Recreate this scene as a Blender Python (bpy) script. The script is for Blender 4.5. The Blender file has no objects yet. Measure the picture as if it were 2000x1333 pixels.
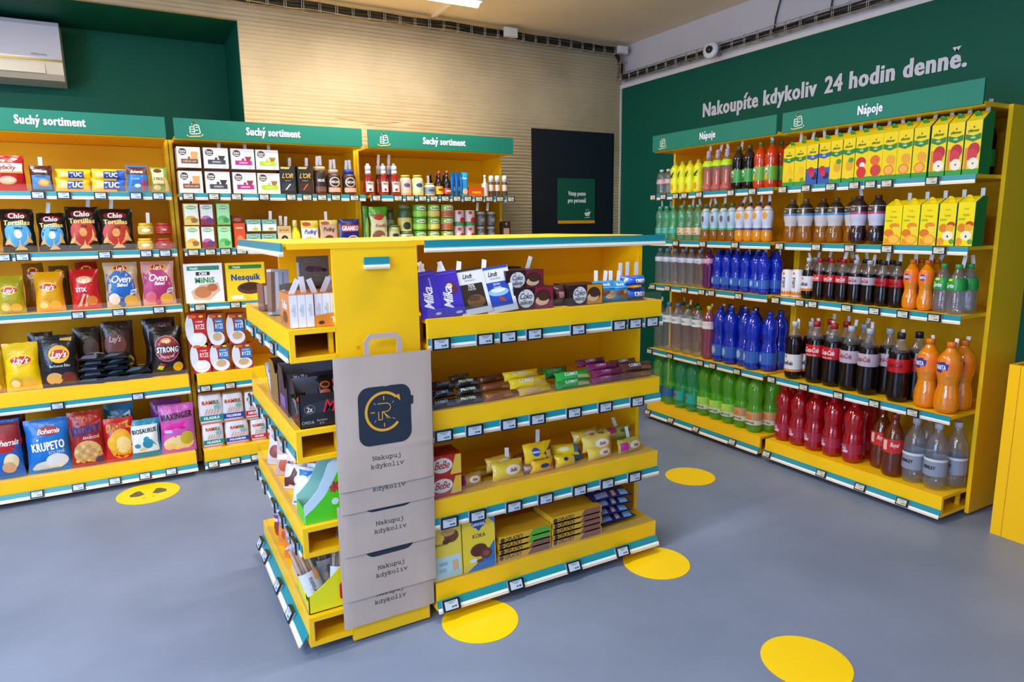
import bpy, math, random
from mathutils import Matrix, Vector, noise
random.seed(7)
sc = bpy.context.scene
COL = sc.collection
PI = math.pi

# ------------------------------------------------------------------ camera
F_PX, EYE = 1306.79, 1.4
YAW, PIT, ROLL = .512030387, -.1728924, -.0120159836
fw = Vector((math.sin(YAW)*math.cos(PIT), math.cos(YAW)*math.cos(PIT), math.sin(PIT)))
r0 = Vector((math.cos(YAW), -math.sin(YAW), 0)); u0 = r0.cross(fw)
cr, sr = math.cos(ROLL), math.sin(ROLL)
rt = cr*r0 + sr*u0; up = -sr*r0 + cr*u0
cam = bpy.data.cameras.new('camera'); camo = bpy.data.objects.new('camera', cam); COL.objects.link(camo)
cam.sensor_width = 36; cam.lens = F_PX/2000*36; cam.clip_start = .05
camo.matrix_world = Matrix(((rt.x, up.x, -fw.x, 0), (rt.y, up.y, -fw.y, 0), (rt.z, up.z, -fw.z, EYE), (0, 0, 0, 1)))
sc.camera = camo

def ray(px, py):
    return rt*((px-1000)/F_PX) - up*((py-666.5)/F_PX) + fw
def zat(px, py, ax, val):            # height of the point seen at (px,py) on the plane x/y = val
    d = ray(px, py); return EYE + d.z*val/d[ax]
def hat(px, ax, val, z):             # the other horizontal coordinate, at height z, on the plane x/y = val
    k = (px-1000)/F_PX; o = 1-ax
    A = rt - fw*k
    return -(A[ax]*val + A.z*(z-EYE))/A[o]

# ------------------------------------------------------------------ light, exposure
w = bpy.data.worlds.new('world'); sc.world = w; w.use_nodes = True
bg = w.node_tree.nodes['Background']; bg.inputs[0].default_value = (.62, .74, 1, 1); bg.inputs[1].default_value = .55
sc.view_settings.view_transform = 'Standard'; sc.view_settings.look = 'None'
sc.view_settings.exposure = 0.22; sc.view_settings.gamma = 1; sc.view_settings.use_curve_mapping = False
sc.cycles.transparent_max_bounces = 32
sc.cycles.max_bounces = 8; sc.cycles.diffuse_bounces = 4; sc.cycles.glossy_bounces = 3; sc.cycles.transmission_bounces = 4
sc.cycles.caustics_reflective = False; sc.cycles.caustics_refractive = False

def area(name, loc, target, sx, sy, power, col):
    l = bpy.data.lights.new(name, 'AREA'); l.shape = 'RECTANGLE'; l.size = sx; l.size_y = sy; l.energy = power; l.color = col
    o = bpy.data.objects.new(name, l); COL.objects.link(o); o.location = loc
    o.rotation_euler = (Vector(target)-Vector(loc)).to_track_quat('-Z', 'Z' if abs(loc[2]-target[2]) < 2 else 'Y').to_euler()
    return o
# daylight through the shop windows to the left of the camera, a little through the door behind it
area('window_daylight', (-2.9, .45, 1.4), (1.6, 1.9, .7), 3.4, 2.0, 185, (.46, .66, 1))
area('door_daylight', (.2, -2.8, 1.3), (.6, 2.5, .8), 2.4, 2.1, 12, (.72, .84, 1))
# the ceiling tubes (their fittings are built with the room)
TUBES = [(1.33, 3.80), (1.33, 1.9), (-1.0, -.1), (-1.1, 3.55), (-1.1, 1.7)]
for i, (tx, ty) in enumerate(TUBES):
    area('tube_glow', (tx, ty, 2.655), (tx, ty, 0), 1.2, .05, (30, 26, 30, 28, 24)[i], (1, .94, .84))
    area('tube_glow', (tx, ty, 2.72), (tx+.001, ty, 2.9), 1.2, .05, 8, (1, .92, .78))

# ------------------------------------------------------------------ materials
def lin(c): return c/12.92 if c <= .04045 else ((c+.055)/1.055)**2.4
def rgb(h): return tuple(lin(int(h[i:i+2], 16)/255) for i in (0, 2, 4)) + (1,)
MATS = {}
def C(h, rough=.42, metal=0., spec=.5, emit=0):
    k = (h, rough, metal, spec, emit)
    if k not in MATS:
        m = bpy.data.materials.new('paint_'+h); m.use_nodes = True; b = m.node_tree.nodes['Principled BSDF']
        b.inputs['Base Color'].default_value = rgb(h); b.inputs['Roughness'].default_value = rough
        b.inputs['Metallic'].default_value = metal; b.inputs['Specular IOR Level'].default_value = spec
        if emit: b.inputs['Emission Color'].default_value = rgb(h); b.inputs['Emission Strength'].default_value = emit
        MATS[k] = m
    return MATS[k]
def noisy(name, h1, h2, scale, rough=.5, bump=0., stretch=(1, 1, 1), bscale=None, spec=.5):
    if name in MATS: return MATS[name]
    m = bpy.data.materials.new(name); m.use_nodes = True; N = m.node_tree.nodes; L = m.node_tree.links; b = N['Principled BSDF']
    tc = N.new('ShaderNodeTexCoord'); mp = N.new('ShaderNodeMapping'); mp.inputs['Scale'].default_value = stretch
    n = N.new('ShaderNodeTexNoise'); n.inputs['Scale'].default_value = scale; n.inputs['Detail'].default_value = 5
    r = N.new('ShaderNodeValToRGB'); r.color_ramp.elements[0].color = rgb(h1); r.color_ramp.elements[1].color = rgb(h2)
    r.color_ramp.elements[0].position = .35; r.color_ramp.elements[1].position = .65
    L.new(tc.outputs['Object'], mp.inputs[0]); L.new(mp.outputs[0], n.inputs[0]); L.new(n.outputs[0], r.inputs[0]); L.new(r.outputs[0], b.inputs['Base Color'])
    b.inputs['Roughness'].default_value = rough; b.inputs['Specular IOR Level'].default_value = spec
    if bump:
        n2 = N.new('ShaderNodeTexNoise'); n2.inputs['Scale'].default_value = bscale or scale*4; n2.inputs['Detail'].default_value = 4
        bp = N.new('ShaderNodeBump'); bp.inputs['Strength'].default_value = bump; bp.inputs['Distance'].default_value = .01
        L.new(mp.outputs[0], n2.inputs[0]); L.new(n2.outputs[0], bp.inputs['Height']); L.new(bp.outputs[0], b.inputs['Normal'])
    MATS[name] = m; return m
def foil(h, rough=.22, bump=.5):     # crinkled wrapper film
    k = ('foil', h, rough)
    if k not in MATS:
        m = noisy('film_'+h+str(rough), h, h, 8, rough, bump, bscale=22); MATS[k] = m
    return MATS[k]
def pet(name, tint, dens, base, ior=1.42, bump=.12):   # thin coloured plastic
    if name in MATS: return MATS[name]
    m = bpy.data.materials.new(name); m.use_nodes = True; N = m.node_tree.nodes; L = m.node_tree.links
    b = N['Principled BSDF']; b.inputs['Base Color'].default_value = rgb(base); b.inputs['Roughness'].default_value = .12
    t = N.new('ShaderNodeBsdfTransparent'); t.inputs[0].default_value = rgb(tint)
    mx = N.new('ShaderNodeMixShader'); mx.inputs[0].default_value = dens
    g = N.new('ShaderNodeBsdfGlossy'); g.inputs['Roughness'].default_value = .05
    fr = N.new('ShaderNodeLayerWeight'); fr.inputs[0].default_value = .5
    p_ = N.new('ShaderNodeMath'); p_.operation = 'POWER'; p_.inputs[1].default_value = 3; q_ = N.new('ShaderNodeMath'); q_.operation = 'MULTIPLY_ADD'
    q_.inputs[1].default_value = .5 if bump else .15; q_.inputs[2].default_value = .07 if bump else .025
    mx2 = N.new('ShaderNodeMixShader')
    L.new(fr.outputs['Facing'], p_.inputs[0]); L.new(p_.outputs[0], q_.inputs[0])
    L.new(t.outputs[0], mx.inputs[1]); L.new(b.outputs[0], mx.inputs[2]); L.new(q_.outputs[0], mx2.inputs[0])
    L.new(mx.outputs[0], mx2.inputs[1]); L.new(g.outputs[0], mx2.inputs[2]); L.new(mx2.outputs[0], N['Material Output'].inputs[0])
    if bump:
        tc = N.new('ShaderNodeTexCoord'); n = N.new('ShaderNodeTexNoise'); n.inputs['Scale'].default_value = 38
        bp = N.new('ShaderNodeBump'); bp.inputs['Strength'].default_value = bump; bp.inputs['Distance'].default_value = .01
        L.new(tc.outputs['Object'], n.inputs[0]); L.new(n.outputs[0], bp.inputs['Height'])
        for s in (b, g): L.new(bp.outputs[0], s.inputs['Normal'])
    MATS[name] = m; return m
CLEAR = pet('clear_acrylic', 'fcfdfe', .02, 'ffffff', 1.45, 0)

YEL = C('ffc70c', .38, spec=.4); YELB = C('f6bc08', .5, spec=.25)
TEAL = C('1f8a9a', .3); WHITE = C('f2f2f2', .35); CREAM = C('e8d2b8', .35); BLACK = C('14171c', .35)
GREEN = C('005240', .62, spec=.25); SIGN = C('1b7662', .55, spec=.3); INK = C('161616', .5)

# ------------------------------------------------------------------ mesh builder
class MB:
    def __init__(s): s.v = []; s.f = []; s.m = []; s.s = []; s.mats = []
    def mi(s, m):
        if m not in s.mats: s.mats.append(m)
        return s.mats.index(m)
    def add(s, vs, fs, m, smooth=False):
        o = len(s.v); s.v += [tuple(p) for p in vs]; k = s.mi(m)
        for f in fs: s.f.append([i+o for i in f]); s.m.append(k); s.s.append(smooth)
    def box(s, x0, y0, z0, x1, y1, z1, m):
        vs = [(x, y, z) for z in (z0, z1) for y in (y0, y1) for x in (x0, x1)]
        s.add(vs, [(0, 2, 3, 1), (4, 5, 7, 6), (0, 1, 5, 4), (2, 6, 7, 3), (0, 4, 6, 2), (1, 3, 7, 5)], m)
    def lathe(s, prof, m, n=20, mod=None, cap=True, matf=None):
        # prof: [(z,r)], mod(theta,z)->radius factor, matf(z)->material
        o = len(s.v)
        for z, r in prof:
            for i in range(n):
                a = 2*PI*i/n; k = mod(a, z) if mod else 1
                s.v.append((r*k*math.sin(a), -r*k*math.cos(a), z))
        for j in range(len(prof)-1):
            mm = s.mi(matf((prof[j][0]+prof[j+1][0])/2) if matf else m)
            for i in range(n):
                i2 = (i+1) % n
                s.f.append([o+j*n+i, o+j*n+i2, o+(j+1)*n+i2, o+(j+1)*n+i]); s.m.append(mm); s.s.append(True)
        if cap:
            s.f.append([o+i for i in range(n)][::-1]); s.m.append(s.mi(matf(prof[0][0]) if matf else m)); s.s.append(False)
            e = o+(len(prof)-1)*n
            s.f.append([e+i for i in range(n)]); s.m.append(s.mi(matf(prof[-1][0]) if matf else m)); s.s.append(False)
    def tube(s, pts, r, m, n=6):
        o = len(s.v); P = [Vector(p) for p in pts]
        for j, p in enumerate(P):
            d = (P[min(j+1, len(P)-1)]-P[max(j-1, 0)]).normalized()
            a = d.orthogonal().normalized() if j == 0 else (a-d*a.dot(d)).normalized()
            b = d.cross(a)
            for i in range(n):
                t = 2*PI*i/n; s.v.append(tuple(p+a*r*math.cos(t)+b*r*math.sin(t)))
        k = s.mi(m)
        for j in range(len(P)-1):
            for i in range(n):
                i2 = (i+1) % n; s.f.append([o+j*n+i, o+j*n+i2, o+(j+1)*n+i2, o+(j+1)*n+i]); s.m.append(k); s.s.append(True)
        s.f.append([o+i for i in range(n)][::-1]); s.m.append(k); s.s.append(False)
        e = o+(len(P)-1)*n; s.f.append([e+i for i in range(n)]); s.m.append(k); s.s.append(False)
    def mesh(s, name):
        me = bpy.data.meshes.new(name); me.from_pydata(s.v, [], s.f)
        for m in s.mats: me.materials.append(m)
        me.polygons.foreach_set('material_index', s.m); me.polygons.foreach_set('use_smooth', s.s); me.update()
        return me
    def build(s, name, parent=None, loc=(0, 0, 0), rot=(0, 0, 0)):
        return link(name, s.mesh(name), parent, loc, rot)
def link(name, data, parent=None, loc=(0, 0, 0), rot=(0, 0, 0)):
    o = bpy.data.objects.new(name, data); COL.objects.link(o)
    if parent is not None: o.parent = parent
    o.location = loc; o.rotation_euler = rot if isinstance(rot, tuple) else (0, 0, rot)
    return o
def tag(o, label, cat, group=None):
    o['label'] = label; o['category'] = cat
    if group: o['group'] = group
    return o
def struct(o): o['kind'] = 'structure'; return o

# ------------------------------------------------------------------ lettering and prints
TC = {}; LAY = {}
ACC = {'á': ('a', 'u'), 'í': ('i', 'u'), 'ý': ('y', 'u'), 'é': ('e', 'u'), 'ě': ('e', 'v'), 'ř': ('r', 'v'), 'č': ('c', 'v'), 'š': ('s', 'v'), 'ž': ('z', 'v'), 'Á': ('A', 'u'), 'Í': ('I', 'u'), 'Ý': ('Y', 'u'), 'É': ('E', 'u'), 'Ř': ('R', 'v'), 'Č': ('C', 'v'), 'Š': ('S', 'v'), 'Ž': ('Z', 'v')}
def tmesh(t, style='b'):
    k = (t, style)
    if k in TC: return TC[k]
    raw = t; t = ''.join(ACC.get(c, (c,))[0] for c in t)
    cu = bpy.data.curves.new('t', 'FONT'); cu.body = t; cu.size = 1; cu.resolution_u = 2
    cu.offset = {'b': .022, 'x': .018, 'n': .004, 's': .012}.get(style, 0); cu.shear = .35 if style == 's' else 0
    cu.space_character = {'b': .96, 'x': 1.12, 's': .9}.get(style, 1)
    o = bpy.data.objects.new('t', cu); me = bpy.data.meshes.new_from_object(o)
    vs = [(v.co.x, v.co.y) for v in me.vertices]; fs = [tuple(p.vertices) for p in me.polygons]
    bpy.data.objects.remove(o); bpy.data.curves.remove(cu); bpy.data.meshes.remove(me)
    if not vs: vs = [(0, 0), (1, 0), (0, 1)]; fs = []
    if style == 'x':                      # heavy condensed cut: stems thickened sideways only
        n = len(vs); base = list(vs); LAY[k] = n
        vs = [(x+d, y) for d in (-.036, 0, .036) for x, y in base]; fs = [tuple(i+n*j for i in f) for j in range(3) for f in fs]
    x00 = min(v[0] for v in vs)
    for i, ch in enumerate(raw):
        if ch in ACC:
            adv = lambda q: (tmesh('H'+q+'H', style)[2]-tmesh('HH', style)[2])*.70
            bch, kind = ACC[ch]; p = x00+adv(t[:i])if i else x00; c = p+adv(bch)*.5; z = .98 if ch.isupper() else .70; z -= .06
            sh = .0 if style != 's' else .2; n = len(vs); hw = .045 if style != 'x' else .08
            if kind == 'u': q = [[(c-hw-.03, z-.05), (c+hw-.05, z-.05), (c+hw+.12, z+.13), (c-hw+.08, z+.13)]]
            else: q = [[(c-hw*.8, z-.04), (c+hw*.8, z-.04), (c-.02, z+.12), (c-.2, z+.12)], [(c-hw*.8, z-.04), (c+hw*.8, z-.04), (c+.2, z+.12), (c+.02, z+.12)]]
            for w4 in q: fs.append(tuple(range(len(vs), len(vs)+4))); vs += [(x+sh, y) for x, y in w4]
    x0 = min(v[0] for v in vs); x1 = max(v[0] for v in vs)
    cap = .70
    TC[k] = ([((x-(x0+x1)/2)/cap, y/cap) for x, y in vs], fs, (x1-x0)/cap); return TC[k]
def put(mb, conf, pts, fs, m, e, smooth=False, lay=None):
    mb.add([conf(x, z, e+(.00012*(i//lay) if lay else 0)) for i, (x, z) in enumerate(pts)], fs, m, smooth)
def orient(pts, fs):        # faces towards -Y: x right, z up, counter-clockwise
    out = []
    for f in fs:
        a = sum(pts[f[i]][0]*pts[f[(i+1) % len(f)]][1]-pts[f[(i+1) % len(f)]][0]*pts[f[i]][1] for i in range(len(f)))
        out.append(f if a > 0 else tuple(reversed(f)))
    return out
def text(mb, conf, t, cx, cz, h, m, e, style='b', maxw=None, sx=.8, rot=0):
    if not t.strip(): return
    vs, fs, wd = tmesh(t, style); s = h*sx
    if maxw and wd*s > maxw: s = maxw/wd
    c, n = math.cos(rot), math.sin(rot)
    pts = [(cx+x*s*c-(y-.5)*h*n, cz+x*s*n+(y-.5)*h*c) for x, y in vs]
    put(mb, conf, pts, orient(pts, fs), m, e, False, LAY.get((t, style)))
def grid(x0, z0, x1, z1, nx, nz):
    pts = [(x0+(x1-x0)*i/nx, z0+(z1-z0)*j/nz) for j in range(nz+1) for i in range(nx+1)]
    return pts, [(j*(nx+1)+i, j*(nx+1)+i+1, (j+1)*(nx+1)+i+1, (j+1)*(nx+1)+i) for j in range(nz) for i in range(nx)]
def star(pts, rings=3):
    cx = sum(p[0] for p in pts)/len(pts); cz = sum(p[1] for p in pts)/len(pts); n = len(pts)
    P = [(cx, cz)]; F = []
    for k in range(1, rings+1):
        P += [(cx+(x-cx)*k/rings, cz+(z-cz)*k/rings) for x, z in pts]
    for i in range(n):
        j = (i+1) % n; F.append((0, 1+i, 1+j))
        for k in range(1, rings):
            a = 1+(k-1)*n; b = 1+k*n; F.append((a+i, b+i, b+j, a+j))
    return P, orient(P, F)
def strokes(mb, conf, pls, wd, m, e):
    for pl in pls:
        for a, b in zip(pl, pl[1:]):
            dx, dz = b[0]-a[0], b[1]-a[1]; L = math.hypot(dx, dz) or 1e-9
            nx, nz = -dz/L*wd/2, dx/L*wd/2; ex, ez = dx/L*wd*.3, dz/L*wd*.3
            p = [(a[0]-ex-nx, a[1]-ez-nz), (b[0]+ex-nx, b[1]+ez-nz), (b[0]+ex+nx, b[1]+ez+nz), (a[0]-ex+nx, a[1]-ez+nz)]
            put(mb, conf, p, orient(p, [(0, 1, 2, 3)]), m, e)
def arc(cx, cz, rx, rz, a0, a1, n=16):
    return [(cx+rx*math.cos(math.radians(a0+(a1-a0)*i/n)), cz+rz*math.sin(math.radians(a0+(a1-a0)*i/n))) for i in range(n+1)]
def asmat(c): return C(c) if isinstance(c, str) else c
def prints(mb, conf, w, h, items, e0=.0006, fine=1):
    for k, it in enumerate(items):
        e = e0+k*.00018; t = it[0]
        if t == 'R':
            p, f = grid(it[1]*w, it[2]*h, it[3]*w, it[4]*h, max(1, int(8*fine*(it[3]-it[1]))), max(1, int(8*fine*(it[4]-it[2]))))
            put(mb, conf, p, f, asmat(it[5]), e, fine > 1)
        elif t == 'E':
            p, f = star([(it[1]*w+it[3]*w*math.cos(a*PI/8), it[2]*h+it[4]*h*math.sin(a*PI/8)) for a in range(16)], 3 if fine > 1 else 1)
            put(mb, conf, p, f, asmat(it[5]), e, fine > 1)
        elif t == 'P':
            p, f = star([(a*w, b*h) for a, b in it[1]], 3 if fine > 1 else 1); put(mb, conf, p, f, asmat(it[2]), e, fine > 1)
        elif t == 'T':      # text, cu, cv, height(fraction of h), colour, style, max width fraction, rotation
            st = it[6] if len(it) > 6 else 'b'; mw = (it[7] if len(it) > 7 else .9)*w; ro = it[8] if len(it) > 8 else 0
            text(mb, conf, it[1], it[2]*w, it[3]*h, it[4]*h, asmat(it[5]), e+(.0009 if fine > 1 else 0), st, mw, .85, ro)
        elif t == 'S':
            strokes(mb, conf, [[(a*w, b*h) for a, b in pl] for pl in it[1]], it[2]*w, asmat(it[3]), e)

# ------------------------------------------------------------------ package shapes (front faces -Y, origin bottom centre)
def carton(w, h, d, side, items, front=None, r=.002):
    mb = MB(); m = asmat(side)
    mb.box(-w/2, -d/2, 0, w/2, d/2, h, m)
    conf = lambda x, z, e: (x, -d/2-e, z)
    if front: items = [('R', -.498, .004, .498, .996, front)]+items
    prints(mb, conf, w, h, items); return mb
def pouch(w, h, d, col, items, seed=0, wr=1., crimp=.06):
    mb = MB(); m = asmat(col) if not isinstance(col, str) else foil(col); off = Vector((seed*3.7, seed*1.3, 0))
    def bul(x, z):
        u = max(-1, min(1, 2*x/w)); v = max(0, min(1, (z/h-crimp)/(1-2*crimp)))
        b = (max(0, 1-abs(u)**2.6))**.6*(math.sin(PI*v)**.55 if 0 < v < 1 else 0)
        n = noise.noise(Vector((x*22, z*16, 0))+off)*.10+noise.noise(Vector((x*60, z*45, 3))+off)*.02
        return d/2*b*(1+n*1.3*wr)+.0015
    def xs(x, z):
        v = z/h; return x*(1-.055*math.sin(PI*v)**2)+.004*noise.noise(Vector((0, z*20, seed*2.1)))
    nx, nz = 12, 14
    P, F = grid(-w/2, 0, w/2, h, nx, nz)
    def wob(x, z):      # ragged top and bottom edge
        if z > h*.999: return z+.004*noise.noise(Vector((x*40, 5, seed)))*wr
        return z
    put(mb, lambda x, z, e: (xs(x, z), -bul(x, z), wob(x, z)), P, F, m, 0, True)
    mb.add([(xs(x, z), bul(x, z)*.8, wob(x, z)) for x, z in P], [tuple(reversed(f)) for f in F], m, True)
    prints(mb, lambda x, z, e: (xs(x, z), -bul(x, z)-e, z), w, h, items, e0=.0014, fine=2.6); return mb
def roundbag(w, h, d, col, items, seed=0):     # paper flour bag: soft box
    mb = MB(); m = asmat(col); off = Vector((seed*2.3, 0, 0))
    def prof(t): return .90+.10*min(1, t*8, (1-t)*6)
    n = 24; rings = 9; o = []
    for j in range(rings+1):
        t = j/rings; k = prof(t)
        for i in range(n):
            a = 2*PI*i/n; s, c = math.sin(a), -math.cos(a)
            q = (abs(s)**5+abs(c)**5)**(-1/5)
            nn = 1+.05*noise.noise(Vector((s*2, c*2, t*5))+off)
            o.append((w/2*k*q*s*nn, d/2*k*q*c*nn, h*t))
    F = [(j*n+i, j*n+(i+1) % n, (j+1)*n+(i+1) % n, (j+1)*n+i) for j in range(rings) for i in range(n)]
    mb.add(o, F, m, True); mb.add(o[-n:], [tuple(range(n))], m); mb.add(o[:n], [tuple(range(n))[::-1]], m)
    prints(mb, lambda x, z, e: (x, -d/2*1.03*(prof(z/h))-e-.001, z), w, h, items, fine=1); return mb
def jar(R, h, liquid, lid, label, items, glass=None, lidh=.16, neck=.86, lz=(.12, .68)):
    parts = []; b = MB()
    b.lathe([(0, R*.8), (.004, R*.97), (h*.1, R), (h*.72, R), (h*.78, R*.95), (h*(1-lidh), R*neck)], asmat(liquid), 20); parts.append(('jar_body', b))
    if label is not None:
        l = MB(); rr = R+.0008
        l.lathe([(h*lz[0], rr), (h*lz[1], rr)], asmat(label), 20, cap=False)
        prints(l, lambda x, z, e: ((rr+e)*math.sin(x/rr), -(rr+e)*math.cos(x/rr), z), 2*R, h, items, fine=1.6); parts.append(('label', l))
    c = MB(); c.lathe([(h*(1-lidh), R*neck*1.04), (h*.985, R*neck*1.04), (h, R*neck*.98)], asmat(lid), 20); parts.append(('lid', c))
    return parts

# ------------------------------------------------------------------ the room
XR, YB, ZC = 3.64, 4.585, 2.81
NX, NZ, NY = .692, 2.64, 5.22          # recess in the back wall: right jamb, head, back plane
XL, YF = -3.0, -3.0
CEIL = noisy('ceiling_paint', 'e8dcc4', 'ded2ba', 1.2, .8)
WHT = noisy('white_wall_paint', 'c9c6cc', 'bdbac2', 1.5, .8)
mb = MB(); mb.box(XL, YF, -.05, XR+.1, NY+.1, 0, noisy('floor_resin', '74819c', '808daa', 1.6, .42, .02, bscale=60, spec=.45)); struct(mb.build('floor'))
mb = MB(); mb.box(XL, YF, ZC, XR+.1, NY+.1, ZC+.05, CEIL); struct(mb.build('ceiling'))
mb = MB()                                # right wall: green field edged in white, white above
GY1, GZ1 = YB-.012, 2.485
mb.box(XR, YF, 0, XR+.1, YB+.1, ZC, WHT)
mb.add([(XR-.003, YF, 0), (XR-.003, GY1, 0), (XR-.003, GY1, GZ1), (XR-.003, YF, GZ1)], [(0, 1, 2, 3)], GREEN)
mb.add([(XR-.003, YF, GZ1), (XR-.003, GY1, GZ1), (XR, GY1, GZ1), (XR, YF, GZ1)], [(0, 1, 2, 3)], GREEN)
struct(mb.build('wall_right'))
mb = MB(); mb.box(XL-.1, YF, 0, XL, NY+.1, .35, WHT); mb.box(XL-.1, YF, 2.45, XL, NY+.1, ZC, WHT)
mb.box(XL-.1, 2.3, .35, XL, NY+.1, 2.45, WHT); mb.box(XL-.1, YF, .35, XL, -2.3, 2.45, WHT); struct(mb.build('wall_left'))
mb = MB(); mb.box(XL, YF-.1, 0, -1.2, YF, ZC, WHT); mb.box(2.2, YF-.1, 0, XR, YF, ZC, WHT); mb.box(-1.2, YF-.1, 2.45, 2.2, YF, ZC, WHT); struct(mb.build('wall_front'))
# recess, painted green
mb = MB()
mb.box(XL, NY, 0, NX+.02, NY+.08, ZC, GREEN)
struct(mb.build('wall_recess'))
mb = MB(); mb.box(NX, YB+.02, 0, NX+.08, NY, NZ+.06, GREEN); struct(mb.build('trim_1'))
mb = MB(); mb.box(XL, YB+.02, NZ, NX, NY, NZ+.06, GREEN); struct(mb.build('trim_2'))
# back wall: combed plaster with sagging horizontal ridges
PLA = noisy('combed_plaster', 'baac90', 'aa9c80', 2.2, .85, .15, bscale=90, spec=.2)
DX0, DX1, DZ1 = 2.765, 3.565, 2.128
def ridge(x, z):
    warp = .010*noise.noise(Vector((x*1.7, z*2.2, 0)))*max(0, min(1, (2.45-z)/.5)) + .0035*noise.noise(Vector((x*5, z*4, 4)))*max(.15, min(1, (2.4-z)/.4))
    t = ((z+warp)/.0245) % 1
    low = max(0, min(1, (2.3-z)/.25)); A = .005+.006*low
    pl = noise.noise(Vector((x*2.6, z*7, 9)))
    if low > .3 and pl > .47: A *= .15
    return A*(1-(1-t)**2.2 if t < .8 else (1-t)/.2)
def wall_patch(mb, x0, z0, x1, z1):
    nx = max(2, int((x1-x0)/.06)); nz = max(4, int((z1-z0)/.0245*5.5)); o = []
    for j in range(nz+1):
        for i in range(nx+1):
            x = x0+(x1-x0)*i/nx; z = z0+(z1-z0)*j/nz; o.append((x, YB-ridge(x, z), z))
    F = [(j*(nx+1)+i, j*(nx+1)+i+1, (j+1)*(nx+1)+i+1, (j+1)*(nx+1)+i) for j in range(nz) for i in range(nx)]
    mb.add(o, F, PLA, False)
mb = MB(); wall_patch(mb, NX, 0, DX0, NZ); wall_patch(mb, DX0, DZ1, DX1, NZ); wall_patch(mb, DX1, 0, XR, NZ); wall_patch(mb, XL, NZ, XR, ZC)
mb.box(NX, YB, 0, DX0, YB+.02, NZ, PLA); mb.box(DX0, YB, DZ1, DX1, YB+.02, NZ, PLA); mb.box(DX1, YB, 0, XR, YB+.02, NZ, PLA); mb.box(XL, YB, NZ, XR, YB+.02, ZC, PLA)
struct(mb.build('wall_back'))
mb = MB(); mb.box(XR-.016, YB-.012, 0, XR-.002, YB+.0, 2.51, C('d8d4cf', .6)); mb.box(XR-.012, YF, GZ1, XR-.002, YB, GZ1+.028, C('d8d4cf', .6)); struct(mb.build('trim_3'))
mb = MB(); NAVY = C('161c27', .38); mb.box(DX0, YB-.006, 0, DX1, YB+.01, DZ1, NAVY); mb.box(DX0+.035, YB-.012, 0, DX1-.02, YB-.006, DZ1-.025, NAVY)
dr = struct(mb.build('door_1'))
mb = MB(); mb.tube([(DX1-.1, YB-.012, .98), (DX1-.1, YB-.05, .98), (DX1-.22, YB-.05, .98)], .009, C('8a8f96', .3, 1)); mb.build('door_handle', dr)

# door notice
def yconf(y): return lambda x, z, e: (x, y-e, z)
mb = MB(); mb.box(3.001, YB-.02, 1.400, 3.365, YB-.0135, 1.757, C('0c5340', .45))
cf = yconf(YB-.02); mb.add([cf(3.001, 1.400, .0006), cf(3.365, 1.400, .0006), cf(3.365, 1.424, .0006), cf(3.001, 1.424, .0006)], [(0, 1, 2, 3)], C('e89a10'))
W_ = C('e4ece8')
text(mb, cf, 'Vstup pouze', 3.185, 1.640, .034, W_, .0008, 'x', .225, .62); text(mb, cf, 'pro personál', 3.185, 1.585, .034, W_, .0008, 'x', .235, .62)
p, f = star([(3.26, 1.485), (3.27, 1.46), (3.305, 1.46), (3.325, 1.495)], 1); put(mb, cf, p, f, W_, .0008)
strokes(mb, cf, [arc(3.29, 1.497, .014, .017, 0, 180, 8), [(3.265, 1.445), (3.315, 1.45)]], .004, W_, .0008)
tag(mb.build('door_notice'), 'green notice reading Vstup pouze pro personál on the dark door', 'sign')

# big wall lettering
def xconf(x): return lambda a, z, e: (x-e, -a, z)          # a grows to the right when seen from the room
cf = xconf(XR-.003)
LET = C('cfcdd6', .5)
def wl(mb, t, y0, y1, zb, cap, st='x'):
    vs, fs, wd = tmesh(t, st); s = (y0-y1)/wd
    pts = [(-(y0+y1)/2+x*s, zb+y*cap) for x, y in vs]; fs = orient(pts, fs)
    put(mb, cf, pts, fs, LET, .004, False, LAY.get((t, st)))
    n = len(pts)
for t_, a_, b_, n_ in (('Nakoupíte kdykoliv', 3.655, 2.735, 'white wall lettering reading Nakoupíte kdykoliv on the green wall'), ('24 hodin denně.', 2.685, 1.905, 'white wall lettering reading 24 hodin denně on the green wall')):
    mb = MB(); wl(mb, t_, a_, b_, 2.136, .092); tag(mb.build('wall_lettering'), n_, 'lettering', 'wall slogan above the drinks')

# ceiling tubes: housing, diffuser, mounting clip
TM = C('fff6e6', emit=10)
for i, (tx, ty) in enumerate(TUBES):
    root = link('tube_light', None, loc=(tx, ty, 2.70))
    h = MB(); h.box(-.62, -.028, .0, .62, .028, .045, C('e9e6e0', .4)); h.box(-.45, -.02, .045, -.41, .02, .11, C('c9c6c0', .4)); h.box(.41, -.02, .045, .45, .02, .11, C('c9c6c0', .4)); h.build('housing', root)
    g = MB(); o = []
    g.lathe([(-.60, .024), (.60, .024)], TM, 14); me = g.mesh('diffuser'); d = link('diffuser', me, root, (0, 0, -.006), (0, PI/2, 0))
    e = MB(); e.tube([(.62, 0, .03), (.66, 0, .04), (.67, 0, .11)], .005, BLACK); e.build('feed_cable', root)
    tag(root, ['lit ceiling tube light nearest the beige ridged wall', 'ceiling tube light over the middle of the island', 'ceiling tube light out of view over the entrance', 'ceiling tube light before the air conditioner recess', 'ceiling tube light near the shop window', 'ceiling tube light over the yellow counter'][i], 'ceiling light', 'ceiling tube lights')
mb = MB(); mb.box(1.93, 3.83, ZC-.02, 1.95, 4.50, ZC, C('e6ddc8', .5)); tag(mb.build('cable_trunking'), 'white trunking on the ceiling from tube light to cable tray', 'trunking')

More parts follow.
